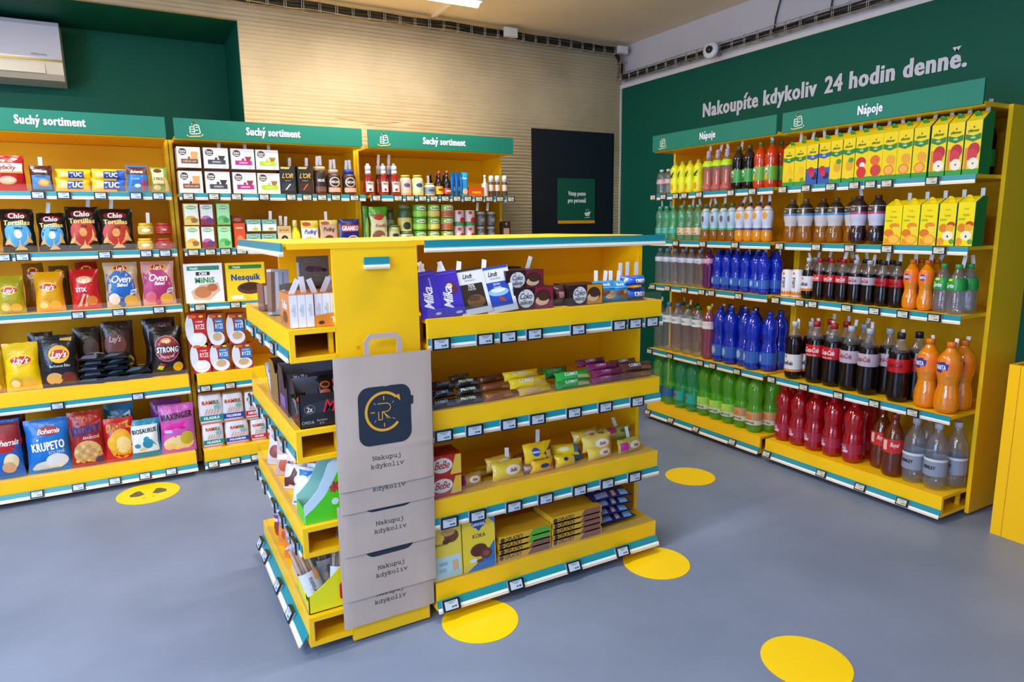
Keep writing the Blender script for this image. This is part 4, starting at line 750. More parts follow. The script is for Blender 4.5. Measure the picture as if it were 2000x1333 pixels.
# kind: H, R, profile, plastic, liquid, fill, cap colour, label (z0, z1, material), prints, ribs
KB = {
 'pink_small': (.165, .033, P_SLIM, PCL, PCL, .9, 'c8ccd4', (.42, .60, C('d8a8a8')), [(E_, 0, .48, .3, .05, 'b8a0d0'), (T_, 'Evian', 0, .56, .045, '9c2c3c', 'b')], 1),
 'yellow_small': (.205, .033, P_PEANUT, C('d8dc10', .25), C('e8dc18', .25), .9, 'a8a040', (.10, .74, C('dfe214', .3)), [(E_, -.1, .2, .4, .10, 'd89c18'), (P_t, [(-.6, .56), (.0, .62), (.5, .70), (.3, .60), (-.4, .50)], '20281a'), (T_, 'NEW', -.2, .52, .04, '20281a', 'x')], 0),
 'jelly': (.25, .038, P_SPORT, PJL, PJL, .9, 'a8a4c8', (.60, .74, C('b8e010', .3)), [], 0),
 'dark_small': (.25, .038, P_FULL, pet('pet_smoke', 'a09090', .3, '504048'), COLA, .76, '3a5c28', (.16, .46, C('3a9c40', .35)), [(E_, -.2, .36, .34, .07, 'e8ece8'), (T_, 'Jupí', -.2, .36, .08, '1c4c24', 's', .6), (E_, -.2, .22, .2, .04, '8c2c38')], 0),
 'orange_small': (.258, .038, P_FULL, LRE, LRE, .9, '4a6c2c', (.16, .46, C('6ca838', .35)), [(E_, -.2, .36, .34, .07, 'e8ece8'), (T_, 'Jupí', -.2, .36, .08, '1c4c24', 's', .6), (E_, -.2, .24, .24, .06, 'e8a030')], 0),
 'teal_red': (.226, .031, P_PEANUT, PTL, PTL, .9, '4cb890', (.20, .36, C('4ab8a8', .35)), [(P_t, [(-.9, .22), (-.55, .22), (-.5, .30), (.0, .28), (.0, .35), (-.9, .36)], 'b83040')], 1),
 'teal_orange': (.228, .031, P_PEANUT, PTL, PTL, .9, '4cb890', (.16, .36, C('dcc8a8', .35)), [(E_, -.2, .30, .4, .05, 'e8923c'), (T_, 'MATTONI', 0, .20, .04, '4a4030', 'b')], 1),
 'tea_blue': (.228, .033, P_WAIST, LTE, LTE, .9, '3c6c50', (.30, .88, C('a8c8dc', .35)), [(R_, -1.5, .30, 1.5, .35, '3aa060'), (E_, .1, .60, .3, .09, '7c5068'), (T_, 'Rauch', -.2, .76, .05, '8c9c3c', 's')], 0),
 'orange_blue': (.228, .033, P_WAIST, LOY, LOY, .9, '383058', (.30, .88, C('c8d0e4', .35)), [(R_, -1.5, .30, 1.5, .35, '3c4884'), (E_, .0, .66, .5, .09, 'e09838'), (T_, 'Rauch', -.2, .80, .05, 'c89c3c', 's')], 0),
 'clear_half': (.245, .036, P_SLIM, PCL, PCL, .9, '8ca4d0', (.64, .76, C('c8cfe4', .4)), [(T_, 'Rajec', 0, .70, .035, '8a9cc0', 'b')], 2),
 'purple_half': (.25, .036, P_SLIM, PPU, PPU, .9, '6a2c5c', (.64, .76, C('d0a0b8', .4)), [], 2),
 'blue_half': (.245, .037, P_PEANUT, PBL, PBL, .9, '0c2c9c', (.14, .34, pet('blue_label', '6aa8f0', .7, '3c78d8', bump=0)), [(E_, -.3, .24, .3, .07, '9cb4e8')], 1),
 'clear_15': (.335, .044, P_SLIM, PCL, PCL, .9, '4a78c8', (.60, .74, C('d4dce4', .4)), [(T_, 'RAJEC', -.1, .67, .03, '8a9cb4', 'b')], 2),
 'clear_15g': (.335, .044, P_SLIM, PCL, PCL, .9, '2c6c2c', (.60, .74, C('d4dce4', .4)), [(T_, 'RAJEC', -.1, .67, .03, '8a9cb4', 'b')], 2),
 'pink_15': (.345, .044, P_SLIM, PPK, PPK, .9, 'dcd048', (.58, .72, C('dcd8dc', .4)), [], 2),
 'blue_15': (.355, .048, P_PEANUT, PBL, PBL, .9, '1c3ca8', (.12, .32, pet('blue_label', '6aa8f0', .7, '3c78d8', bump=0)), [(E_, -.3, .22, .34, .07, '9cb4d8')], 1),
 'matt_blue': (.36, .048, P_PEANUT, pet('pet_green2', 'd4ffc4', .2, '84e878'), pet('pet_green2', 'd4ffc4', .2, '84e878'), .9, '3c9c4c', (.16, .32, C('2c6cb0', .35)), [(P_t, [(-.9, .18), (-.4, .2), (.1, .25), (-.1, .30), (-.9, .31)], 'c83048')], 1),
 'matt_teal': (.36, .048, P_PEANUT, pet('pet_green3', 'c4ffe8', .2, '5cdcac'), pet('pet_green3', 'c4ffe8', .2, '5cdcac'), .9, '3c9c6c', (.16, .34, C('2cb0a0', .35)), [(P_t, [(-.9, .16), (-.5, .2), (.1, .25), (-.1, .30), (-.9, .32)], 'c83038')], 1),
 'matt_lime': (.36, .048, P_PEANUT, PGR, PGR, .9, '3c9c3c', (.14, .36, C('a4dc5c', .35)), [(R_, -1.5, .14, 1.5, .22, 'd4e0cc'), (T_, 'MATTONI', .1, .18, .04, '38402c', 'b', 1.2), (E_, -.2, .30, .3, .05, 'd0e04c')], 1),
 'matt_orange': (.36, .048, P_PEANUT, PGR, PGR, .9, '3c9c3c', (.14, .36, C('c89c6c', .35)), [(R_, -1.5, .14, 1.5, .22, 'dcd8c8'), (T_, 'MATTONI', .1, .18, .04, '38402c', 'b', 1.2), (E_, .0, .28, .36, .05, 'd87c3c')], 1),
 'pure_tea': (.235, .043, P_WAIST, LTE, LTE, .93, '5c4c3c', (.38, .90, C('c4c0c4', .4)), [(R_, -1.5, .66, 1.5, .90, '2a2418'), (R_, -1.5, .62, 1.5, .67, '4c84c0'), (P_t, [(-.12+.5, .62), (.12+.5, .62), (.14+.5, .75), (0+.5, .89), (-.14+.5, .75)], 'cfcdd0'), (T_, 'TEA', -.3, .72, .05, 'e0d8cc', 'n'), (T_, 'Pure', -.3, .79, .04, 'd8c84c', 's')], 0),
 'pure_tea_red': (.238, .043, P_WAIST, LPD, LPD, .93, '4a2420', (.38, .90, C('c0c0d4', .4)), [(R_, -1.5, .66, 1.5, .90, '2a201c'), (R_, -1.5, .62, 1.5, .67, 'a83c54'), (P_t, [(-.12+.5, .62), (.12+.5, .62), (.14+.5, .75), (0+.5, .89), (-.14+.5, .75)], 'cfcdd8'), (T_, 'TEA', -.3, .72, .05, 'e0d8cc', 'n'), (T_, 'Pure', -.3, .79, .04, 'd8c84c', 's')], 0),
 'kofola_half': (.222, .034, P_COLA, PCL, COLA, .76, 'd4d8e0', (.20, .56, C('dcd8e0', .4)), [(R_, -1.5, .20, 1.5, .26, 'd87c1c'), (T_, 'kofola', .0, .37, .09, '181818', 's', 1.5), (E_, -.1, .5, .14, .03, 'c87c4c')], 0),
 'coke_half': (.222, .034, P_COLA, PCL, COLA, .74, 'b81820', (.45, .62, C('c01420', .3)), [(T_, 'Coca-Cola', -.1, .54, .075, 'f0ecec', 's', 1.5), (R_, -.5, .475, .3, .485, 'e8d8d8')], 0),
 'light_half': (.222, .034, P_COLA, PCL, COLA, .74, 'b4b8c4', (.45, .62, C('b4a4b0', .35)), [(T_, 'Coca-Cola', -.1, .54, .075, '9c2434', 's', 1.5)], 0),
 'zero_half': (.222, .034, P_COLA, PCL, COLA, .74, '28282c', (.45, .62, C('b01018', .3)), [(T_, 'Coca-Cola', -.1, .54, .075, '5c0810', 's', 1.5)], 0),
 'fanta_half': (.235, .035, P_WAIST, LOR, LOR, .95, 'd86c10', (.56, .76, C('e86c08', .35)), [(E_, -.1, .66, .4, .06, '28308c'), (T_, 'FANTA', -.1, .66, .06, 'f4f0f4', 'x', .8)], 0),
 'sprite_half': (.222, .037, P_COLA, PCL, PCL, .8, '3c9c4c', (.48, .72, C('1c8c34', .3)), [(T_, 'Sprite', -.2, .58, .09, 'e8f0e4', 's', 1.), (E_, -.3, .69, .35, .025, 'd8d42c')], 2),
 'kofola_15': (.325, .046, P_COLA, PCL, COLA, .8, 'c8ccd4', (.14, .44, C('dcd8dc', .4)), [(R_, -1.5, .14, 1.5, .18, 'd87c1c'), (T_, 'kofola', .05, .29, .07, '181818', 's', 1.4), (E_, -.2, .40, .14, .03, 'c88c4c')], 0),
 'coke_15': (.34, .05, P_COLA, PCL, COLA, .78, 'b82420', (.44, .63, C('c01420', .3)), [(T_, 'Coca-Cola', .05, .55, .075, 'f0ecec', 's', 1.5), (T_, 'ORIGINAL TASTE', .0, .465, .02, 'e8d8d8', 'b', 1.1)], 0),
 'light_15': (.34, .05, P_COLA, PCL, COLA, .78, 'b4b8c4', (.44, .63, C('b4a4b0', .35)), [(T_, 'Coca-Cola', .05, .55, .075, '9c2434', 's', 1.5)], 0),
 'zero_15': (.34, .05, P_COLA, PCL, COLA, .78, '1c1c20', (.44, .63, C('b81018', .3)), [(T_, 'Coca-Cola', .05, .55, .075, '5c0810', 's', 1.5)], 0),
 'fanta_15': (.33, .052, P_WAIST, LOR, LOR, .93, 'dc7414', (.56, .76, C('e87410', .35)), [(P_t, [(-.8, .62), (-.6, .60), (-.4, .58), (-.1, .58), (.4, .62), (.5, .70), (.1, .735), (-.3, .72), (-.8, .735)], '30308c'), (T_, 'FANTA', -.15, .655, .065, 'f4f0f4', 'x', .9)], 0),
 'magnesia': (.33, .051, P_PEANUT, PRD, PRD, .9, 'b81c2c', (.16, .32, pet('red_label', 'f06078', .75, 'b8304c', bump=0)), [(T_, 'MAGNESIA', -.5, .275, .022, 'e8c8d0', 'n', .8), (T_, 'RED', -.3, .24, .03, 'f0d8e0', 'x', .5), (P_t, [(-.55, .17), (.0, .17), (.12, .215), (-.43, .215)], 'dcb8d0')], 0),
 'ginger': (.315, .05, P_COLA, PAG, PAG, .8, '8c2c1c', (.40, .62, C('c82c24', .3)), [(R_, -.2, .44, .0, .6, 'e0b8b0'), (T_, 'Royal', .7, .54, .07, 'f0e4e0', 's', .8)], 0),
 'kinley': (.32, .05, P_COLA, PCL, PCL, .8, 'b8bcc8', (.22, .48, C('8c90a0', .35)), [(R_, -1.5, .44, 1.5, .48, 'd0d4dc'), (T_, 'KINLEY', -.2, .35, .05, '14181c', 'x', 1.1)], 0),
}
BD = {
 'pink_small': ('small water bottle with pink label', 'water'), 'yellow_small': ('small neon yellow drink bottle', 'lemonade'), 'jelly': ('sports-cap bottle with neon band and red base', 'kids drink'),
 'dark_small': ('dark blackcurrant drink bottle with green label', 'lemonade'), 'orange_small': ('red-orange drink bottle with green label', 'lemonade'), 'teal_red': ('small teal water bottle with red mark', 'water'),
 'teal_orange': ('small teal water bottle with orange picture', 'water'), 'tea_blue': ('iced tea bottle in pale blue sleeve', 'iced tea'), 'orange_blue': ('orange drink bottle in blue-white sleeve', 'juice drink'),
 'clear_half': ('small clear water bottle with white band', 'water'), 'purple_half': ('small purple water bottle with pink band', 'water'), 'blue_half': ('small deep blue water bottle', 'water'),
 'clear_15': ('large clear water bottle with blue cap', 'water'), 'clear_15g': ('large clear water bottle with green cap', 'water'), 'pink_15': ('large pink water bottle with yellow cap', 'water'), 'blue_15': ('large deep blue water bottle', 'water'),
 'matt_blue': ('large green water bottle with blue label', 'water'), 'matt_teal': ('large green water bottle with teal label', 'water'), 'matt_lime': ('large green water bottle with lime label', 'water'), 'matt_orange': ('large green water bottle with orange label', 'water'),
 'pure_tea': ('waisted amber tea bottle in white sleeve', 'iced tea'), 'pure_tea_red': ('waisted dark tea bottle in white sleeve', 'iced tea'), 'kofola_half': ('half-litre dark cola bottle with white label', 'cola'),
 'coke_half': ('half-litre cola bottle with red label', 'cola'), 'light_half': ('half-litre cola bottle with silver label', 'cola'), 'zero_half': ('half-litre cola bottle with dark-lettered red label', 'cola'), 'fanta_half': ('half-litre orange drink bottle', 'lemonade'),
 'sprite_half': ('clear lemonade bottle with green label', 'lemonade'), 'kofola_15': ('large dark cola bottle with white label', 'cola'), 'coke_15': ('large cola bottle with red label and cap', 'cola'), 'light_15': ('large cola bottle with silver label', 'cola'),
 'zero_15': ('large cola bottle with red label, black cap', 'cola'), 'fanta_15': ('large orange drink bottle with blue splash', 'lemonade'), 'magnesia': ('large translucent red water bottle', 'water'), 'ginger': ('large amber bottle with red label', 'lemonade'), 'kinley': ('large clear tonic bottle with grey label', 'tonic water')}
BN = {'water': 'water_bottle', 'cola': 'cola_bottle', 'lemonade': 'lemonade_bottle', 'iced tea': 'tea_bottle', 'kids drink': 'drink_bottle', 'juice drink': 'juice_bottle', 'tonic water': 'tonic_bottle'}
BM = {}
def bottle_meshes(k):
    if k in BM: return BM[k]
    H, R, P, pl, liq, fill, cap, lab, items, ribs = KB[k]
    prof = [(z*H, r*R) for z, r in P]
    # finer rings, with ribs pressed into the lower body
    ts = sorted(set([p[0] for p in P]+[i/40*.925 for i in range(41)]+[fill*.93])); ts = [t for i, t in enumerate(ts) if i == 0 or t-ts[i-1] > .006]
    pr_ = []
    for t in ts:
        r = lerp(P, t)*R
        if ribs and not (lab[0]-.01 < t < lab[1]+.01) and .08 < t < .62: r *= 1-(.022 if ribs == 2 else .012)*(1+math.sin(t*(120 if ribs == 2 else 70)))
        pr_.append((t*H, r))
    foot = lambda a, z: 1-(.16*max(0, 1-z/H/.06)*(.5+.5*math.cos(5*a))) if z < .06*H else 1
    b = MB(); b.lathe(pr_, pl, 20, mod=foot, matf=lambda z: liq if z < fill*.93*H else pl)
    c = MB(); cr_ = max(.013, R*.34)*1.08; z0 = P[-1][0]*H-.004
    if k in ('jelly', 'yellow_small'): c.lathe([(z0-.004, cr_*1.15), (H*.9, cr_*1.15), (H*.98, cr_*.9), (H, cr_*.6)], C(cap, .35), 16)
    else: c.lathe([(z0, cr_), (H-.002, cr_), (H, cr_*.92)], C(cap, .35), 16, mod=lambda a, z: 1+.03*math.cos(24*a))
    l = MB(); n = 9; z0_, z1_, lm = lab
    rr = lambda z: lerp(P, z/H)*R+.0009
    l.lathe([((z0_+(z1_-z0_)*i/n)*H, rr((z0_+(z1_-z0_)*i/n)*H)) for i in range(n+1)], lm, 20, cap=False)
    prints(l, lambda x, z, e: ((rr(z)*.9994+.0003+e)*math.sin(x/R), -(rr(z)*.9994+.0003+e)*math.cos(x/R), z), 2*R*.5, H, [clipw(i, R) for i in items], e0=.0007, fine=2)
    out = [('bottle_body', b.mesh('bottle_body')), ('cap', c.mesh('cap')), ('label', l.mesh('label'))]
    if k == 'jelly':
        j = MB(); j.lathe([(.004, R*.7), (.01, R*.96), (H*.09, R*.97), (H*.12, R*.8), (H*.3, R*.5), (H*.5, R*.4)], C('d81c28', .25), 18); out.append(('red_base', j.mesh('red_base')))
    BM[k] = out; return out
def clipw(i, R):       # prints that wrap are limited to the half of the bottle that is printed
    if i[0] == 'R': return ('R', max(-3.1, i[1]*2), i[2], min(3.1, i[3]*2), i[4], i[5])
    return i
def bt(u, s, k, pxs, off=.02, st=.7, desc=None, z0=0):
    H, R = KB[k][:2]; U_ = UNITS[u]; z = U_.zs[s]+.001+z0
    for px in pxs:
        y = hat(px, U_.ax, U_.val+off+R, z+.5*H); loc = (U_.val+off+R, y, z) if U_.ax == 0 else (y, U_.val+off+R, z)
        name, cat = BD[k]; root = link(BN[cat], None, loc=loc, rot=(0, 0, U_.rot+rnd.uniform(-.22, .22)))
        for n_, me in bottle_meshes(k): link(n_, me, root)
        if rnd.random() < st:
            a = rnd.uniform(-.35, .35); strip(root, rnd.uniform(-.006, .006), .016, H*.88 if st > .9 else H*.93, a, rnd.uniform(-.15, .15))
        root['_r'] = R; reg(root, (desc or '')+name, cat, u, s, y if U_.ax == 1 else -y)

# far drinks unit
bt('R1', 0, 'pink_small', [1287, 1302], st=0); bt('R1', 0, 'yellow_small', [1319, 1333, 1348, 1364], st=0); bt('R1', 0, 'jelly', [1384, 1402, 1419], st=.6)
bt('R1', 0, 'dark_small', [1442, 1463], st=.8); bt('R1', 0, 'orange_small', [1485, 1507], st=.5); bt('R1', 0, 'orange_small', [1524], off=.10, desc='rear ', st=0)
bt('R1', 1, 'teal_red', [1287, 1301, 1315], st=.8); bt('R1', 1, 'teal_orange', [1332, 1347, 1363], st=.9); bt('R1', 1, 'tea_blue', [1379, 1396, 1413, 1430], st=.6); bt('R1', 1, 'orange_blue', [1447, 1463, 1480, 1498], st=.6)
bt('R1', 1, 'teal_red', [1294, 1310, 1326], off=.09, desc='rear ', st=.6)
bt('R1', 2, 'clear_half', [1284, 1300, 1318, 1334, 1350, 1367], st=.4); bt('R1', 2, 'purple_half', [1384], st=.4); bt('R1', 2, 'blue_half', [1403, 1422, 1440, 1458, 1476, 1496], st=.6); bt('R1', 2, 'blue_half', [1514, 1528], off=.07, desc='rear ', st=.6)
bt('R1', 2, 'clear_half', [1292, 1309, 1326, 1343], off=.10, desc='rear ', st=.4)
bt('R1', 2, 'blue_half', [1411, 1431, 1450, 1469, 1488], off=.11, desc='second-row ', st=.3)
bt('R1', 3, 'clear_15', [1287, 1306, 1323], st=.7); bt('R1', 3, 'clear_15g', [1343, 1363], st=.2); bt('R1', 3, 'pink_15', [1387], st=1); bt('R1', 3, 'blue_15', [1410, 1431, 1456, 1482], st=1); bt('R1', 3, 'blue_15', [1509, 1532], off=.07, desc='rear ', st=0)
bt('R1', 3, 'clear_15g', [1333, 1358], off=.125, desc='rear ', st=.5); bt('R1', 3, 'blue_15', [1424, 1448, 1474], off=.13, desc='second-row ', st=.3)
bt('R1', 4, 'matt_blue', [1288, 1308], st=0); bt('R1', 4, 'matt_teal', [1331, 1354], st=0); bt('R1', 4, 'matt_lime', [1377, 1401, 1425], st=0); bt('R1', 4, 'matt_orange', [1450, 1479], st=0); bt('R1', 4, 'matt_orange', [1507], off=.08, desc='rear ', st=0)
bt('R1', 4, 'matt_lime', [1320, 1345, 1369, 1394, 1419, 1444], off=.14, desc='rear ', st=0)
# near drinks unit
bt('R2', 1, 'pure_tea', [1544, 1577], st=.2); bt('R2', 1, 'pure_tea', [1605, 1633], off=.05, desc='set-back ', st=.2); bt('R2', 1, 'pure_tea_red', [1677, 1713], st=.6); bt('R2', 1, 'pure_tea', [1661], off=.07, desc='rear ', st=0)
bt('R2', 2, 'kofola_half', [1576], st=1); bt('R2', 2, 'coke_half', [1599, 1622, 1646], st=.8); bt('R2', 2, 'light_half', [1671, 1697], st=1); bt('R2', 2, 'zero_half', [1724, 1752], st=.6)
bt('R2', 2, 'fanta_half', [1780, 1808], st=1); bt('R2', 2, 'sprite_half', [1844, 1874], st=.8); bt('R2', 2, 'sprite_half', [1898, 1919], off=.08, desc='rear ', st=.7)
bt('R2', 2, 'coke_half', [1613, 1638, 1662], off=.095, desc='rear ', st=.7); bt('R2', 2, 'zero_half', [1688, 1714, 1740], off=.095, desc='rear ', st=.5); bt('R2', 2, 'kofola_half', [1590], off=.09, desc='rear ', st=1); bt('R2', 2, 'fanta_half', [1797, 1825], off=.095, desc='rear ', st=.8)
bt('R2', 3, 'kofola_15', [1557], st=1); bt('R2', 3, 'kofola_15', [1579], off=.07, desc='rear ', st=1); bt('R2', 3, 'coke_15', [1592, 1626], off=.022, st=.95); bt('R2', 3, 'light_15', [1660, 1697], st=.6); bt('R2', 3, 'light_15', [1733], off=.10, desc='rear ', st=.3)
bt('R2', 3, 'zero_15', [1758], st=1); bt('R2', 3, 'zero_15', [1788], off=.10, desc='rear ', st=0); bt('R2', 3, 'fanta_15', [1813, 1858], st=1); bt('R2', 3, 'fanta_15', [1896], off=.09, desc='rear ', st=1)
bt('R2', 3, 'coke_15', [1617, 1650], off=.135, desc='rear ', st=.9); bt('R2', 3, 'light_15', [1684], off=.135, desc='second-row ', st=.4)
bt('R2', 4, 'magnesia', [1534, 1561, 1590, 1627, 1667], off=.03, st=0); bt('R2', 4, 'magnesia', [1550, 1577, 1610, 1648, 1688], off=.14, desc='rear ', st=0); bt('R2', 4, 'magnesia', [1700], off=.24, desc='third-row ', st=0)
bt('R2', 4, 'ginger', [1746], st=.9); bt('R2', 4, 'ginger', [1722], off=.08, desc='rear ', st=.9); bt('R2', 4, 'kinley', [1785, 1829], st=1, off=.03); bt('R2', 4, 'kinley', [1868], off=.13, desc='rear ', st=0); bt('R2', 4, 'kinley', [1810], off=.15, desc='second-row ', st=1)
# tall cans
def can(w_, h_):
    R = .033; b = MB(); b.lathe([(0, R*.8), (.006, R*.97), (.012, R), (h_-.016, R), (h_-.004, R*.84), (h_, R*.84)], C('dcdce2', .3), 22)
    cf = lambda x, z, e: ((R+e)*math.sin(x/R), -(R+e)*math.cos(x/R), z)
    p, f = grid(-R*3.1, .013, R*3.1, h_*.17, 20, 2); put(b, cf, p, f, C('d87c18'), .0004, True)
    for a in range(7): p, f = star([((-1.4+a*.42)*R+.006*math.cos(q), h_*.18+.009*math.sin(q)) for q in (0, 1.57, 3.14, 4.71)], 1); put(b, cf, p, f, C('d87c18'), .0007)
    text(b, cf, 'kofola', -.004, h_*.52, .022, INK, .001, 's', None, .9, PI/2)
    p, f = star([(-.003+.007*math.cos(a*PI/5), h_*.86+.008*math.sin(a*PI/5)) for a in range(10)], 1); put(b, cf, p, f, C('c87c4c'), .0008)
    t_ = MB(); t_.lathe([(h_, R*.84), (h_+.002, R*.82)], C('c4c8cc', .25, 1), 20); t_.box(-.006, -.012, h_+.002, .006, .008, h_+.0035, C('b4b8bc', .3, 1)); return [('can_body', b), ('can_end', t_)]
for l, r, o_, ds in ((1519, 1543, .022, 'front white and orange tall soda can'), (1542, 1566, .022, 'front white and orange tall soda can'), (1533, 1550, .1, 'rear white and orange tall soda can')):
    pk('R2', 2, 'soda_can', 'soda can', ds, l, 527, r, can, .066, off=o_)
# juice cartons, gable slanted to the back
def gable(col, items, capc, front='e8cc18', hh=None, tilt_back=.18):
    def f(w_, h_):
        d = .09; hs = h_*(1-tilt_back); mb = MB(); m = C(col, .35)
        v = [(-w_/2, -d/2, 0), (w_/2, -d/2, 0), (w_/2, d/2, 0), (-w_/2, d/2, 0), (-w_/2, -d/2, hs), (w_/2, -d/2, hs), (w_/2, d/2, h_*.97), (-w_/2, d/2, h_*.97), (w_/2, d*.1, h_*.97), (-w_/2, d*.1, h_*.97)]
        mb.add(v, [(0, 3, 2, 1), (0, 1, 5, 4), (2, 3, 7, 6), (1, 2, 6, 8, 5), (3, 0, 4, 9, 7), (4, 5, 8, 9), (9, 8, 6, 7)], m)
        def cf(x, z, e):
            if z <= hs: return (x, -d/2-e, z)
            t = (z-hs)/(h_*.97-hs); return (x, -d/2-e+t*d*.6, z+e)
        p, q = grid(-w_*.49, .001, w_*.49, hs, 1, 1); put(mb, cf, p, q, C(front, .3), .0005)
        p, q = grid(-w_*.49, hs, w_*.49, h_*.97, 1, 1); put(mb, cf, p, q, C(front, .3), .0005)
        prints(mb, cf, w_, hs, items, e0=.0009)
        c = MB(); c.lathe([(0, .013), (.014, .013), (.016, .011)], C(capc, .35), 16); c2 = [(x, y*math.cos(.9)*1+.0-(z)*math.sin(.7)*.9, z*math.cos(.7)+y*-.6) for x, y, z in c.v]
        c.v = [(x, y-d*.22, z+(h_*.97+hs)/2+.0) for x, y, z in c2]
        return [('carton', mb), ('cap', c)]
    return f
def pf(fr, base='2c9440', low='2c9440', fr2=None): return [(R_, -.49, .0, .49, .10, low)]+fr+[(P_t, [(-.46, .66), (0, .61), (.46, .66), (.46, .76), (0, .72), (-.46, .76)], base), (T_, 'pfanner', 0, .82, .055, '1c5c24', 'b', .8), (T_, '100%', 0, .685, .035, 'e4f0dc', 'b', .5), (P_t, [(-.06, .87), (.06, .87), (0, .91)], '1c5c24')]
apple = [(E_, .1, .46, .36, .13, 'b02038'), (E_, .0, .36, .34, .12, 'c83044'), (E_, .12, .20, .34, .11, 'e8e0cc'), (E_, .12, .20, .06, .02, '8c5c2c'), (R_, -.42, .1, -.26, .5, 'd8842c')]
orng = [(R_, -.0, .3, .4, .46, 'e4a83c'), (E_, .1, .42, .3, .1, 'e09c30'), (E_, .0, .2, .36, .11, 'd8801c'), (E_, .0, .2, .28, .085, 'eca84c')]
berr = [(R_, -.49, 0, .49, .4, '2858a8'), (E_, -.1, .34, .28, .1, 'b02048'), (E_, .2, .2, .24, .09, '20204c'), (E_, .0, .25, .2, .07, 'c0304c')]
pine = [(E_, .1, .38, .26, .14, 'd8a020'), (E_, .2, .5, .2, .06, '3c8c3c'), (E_, .0, .17, .36, .09, 'ecc828')]
multi = [(E_, .1, .36, .22, .16, 'e4b81c'), (E_, -.1, .22, .34, .1, 'e8c024'), (E_, .2, .14, .16, .06, '6c9c2c')]
straw = [(E_, .0, .42, .36, .12, 'b8202c'), (E_, .1, .36, .2, .06, 'e8dcd4'), (E_, .05, .2, .34, .13, 'cc2430')]
grape = [(E_, .0, .44, .34, .11, 'd8642c'), (E_, .08, .22, .38, .13, 'd0382c'), (E_, .08, .22, .3, .10, 'c43c34')]
PFL = [(multi, 'lemon-green', '2c9440')]*2+[(berr, 'blueberry', '2454a4')]*2+[(pine, 'pineapple', '2c9440')]*2+[(straw, 'strawberry', '2c9440'), (grape, 'grapefruit', '2c9440')]+[(orng, 'orange', '2c9440')]*3+[(apple, 'red apple', '2c9440')]*3
cx_ = [1540, 1562, 1586, 1608, 1632, 1656, 1681, 1708, 1736, 1765, 1796, 1830, 1863, 1897]
for i, ((fr, nm, lw), c) in enumerate(zip(PFL, cx_)):
    wpx = 21+i*.75
    pk('R2', 0, 'juice_carton', 'juice', 'yellow fruit juice carton with %s picture' % nm, c-wpx/2-1, 275-i*4.6+(0 if i < 9 else -.5*(i-9)), c+wpx/2+1, gable('207c34', pf(fr, '1c7c34' if nm != 'blueberry' else '2454a4', lw), '2c8c3c'), .09, off=.02, st=[(.1, 1.0, .05+.2*math.sin(i*2.1), .03)])
for i, c in enumerate((1927,)):
    bt('R2', 0, 'dark_small', [c], off=.2, desc='back corner ', st=.5)
apf = [(E_, .25, .5, .24, .07, 'b8402c'), (E_, -.2, .42, .24, .1, 'd87c1c'), (E_, .2, .42, .24, .08, 'e4a824'), (E_, .1, .24, .32, .11, 'ece4c8'), (E_, -.3, .1, .2, .09, 'e09420'), (E_, .1, .22, .05, .03, '3c2c1c'), (E_, .35, .1, .14, .06, '5c9c3c')]
ora = [(E_, .1, .48, .3, .08, 'dc8818'), (R_, .0, .3, .4, .46, 'eccc3c'), (E_, -.2, .3, .28, .1, 'd8741c'), (E_, .1, .14, .38, .13, 'e4941c'), (E_, .1, .14, .3, .10, 'f0b840'), (P_t, [(-.45, .02), (-.1, .02), (-.4, .2)], 'e48c1c')]
for i, (c, t) in enumerate(((1743, 389), (1777, 387), (1812, 385), (1848, 383), (1884, 380))):
    fr, tx = (ora, 'Orange') if i < 3 else (apf, 'Apfel')
    pk('R2', 1, 'juice_carton', 'juice', 'tall yellow juice carton reading '+tx, c-17, t, c+17, gable('2c7c24', fr+[(T_, tx, .0, .72, .055, 'a89818', 'n', .8), (R_, -.14, .84, .14, .87, 'c4b41c'), (R_, -.4, .6, -.05, .64, '9cb424')], 'e8d020', 'f0d814', tilt_back=.15), .09, off=.02, st=[(.3, .93, .0, .03)])
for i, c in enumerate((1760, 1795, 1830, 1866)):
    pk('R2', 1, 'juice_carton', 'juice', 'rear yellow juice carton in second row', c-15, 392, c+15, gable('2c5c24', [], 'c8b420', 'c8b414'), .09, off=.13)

# standing bottles and cans may touch but not pass through one another
LIM = {'R1': (2.612, 3.622), 'R2': (1.573, 2.573)}
for u in ('R1', 'R2'):
    for s in range(5):
        Q = [(r_[0], r_[0].get('_r', .033)) for r_ in REG if r_[3] == u and r_[4] == s and r_[0].name.split('.')[0] not in ('juice_carton',)]
        for it in range(60):
            for i, (a, ra) in enumerate(Q):
                for b, rb in Q[i+1:]:
                    dx, dy = b.location.x-a.location.x, b.location.y-a.location.y; d = math.hypot(dx, dy) or 1e-6; need = (ra+rb)*.985+.001
                    if d < need:
                        k_ = (need-d)/2/d; a.location.x -= dx*k_; a.location.y -= dy*k_; b.location.x += dx*k_; b.location.y += dy*k_
                lo, hi = LIM[u]; a.location.y = min(max(a.location.y, lo+ra), hi-ra); a.location.x = min(max(a.location.x, 3.157+ra), 3.62-ra)
for r_ in REG:
    if '_r' in r_[0]: del r_[0]['_r']

# ------------------------------------------------------------------ island, long side
k = 'A'
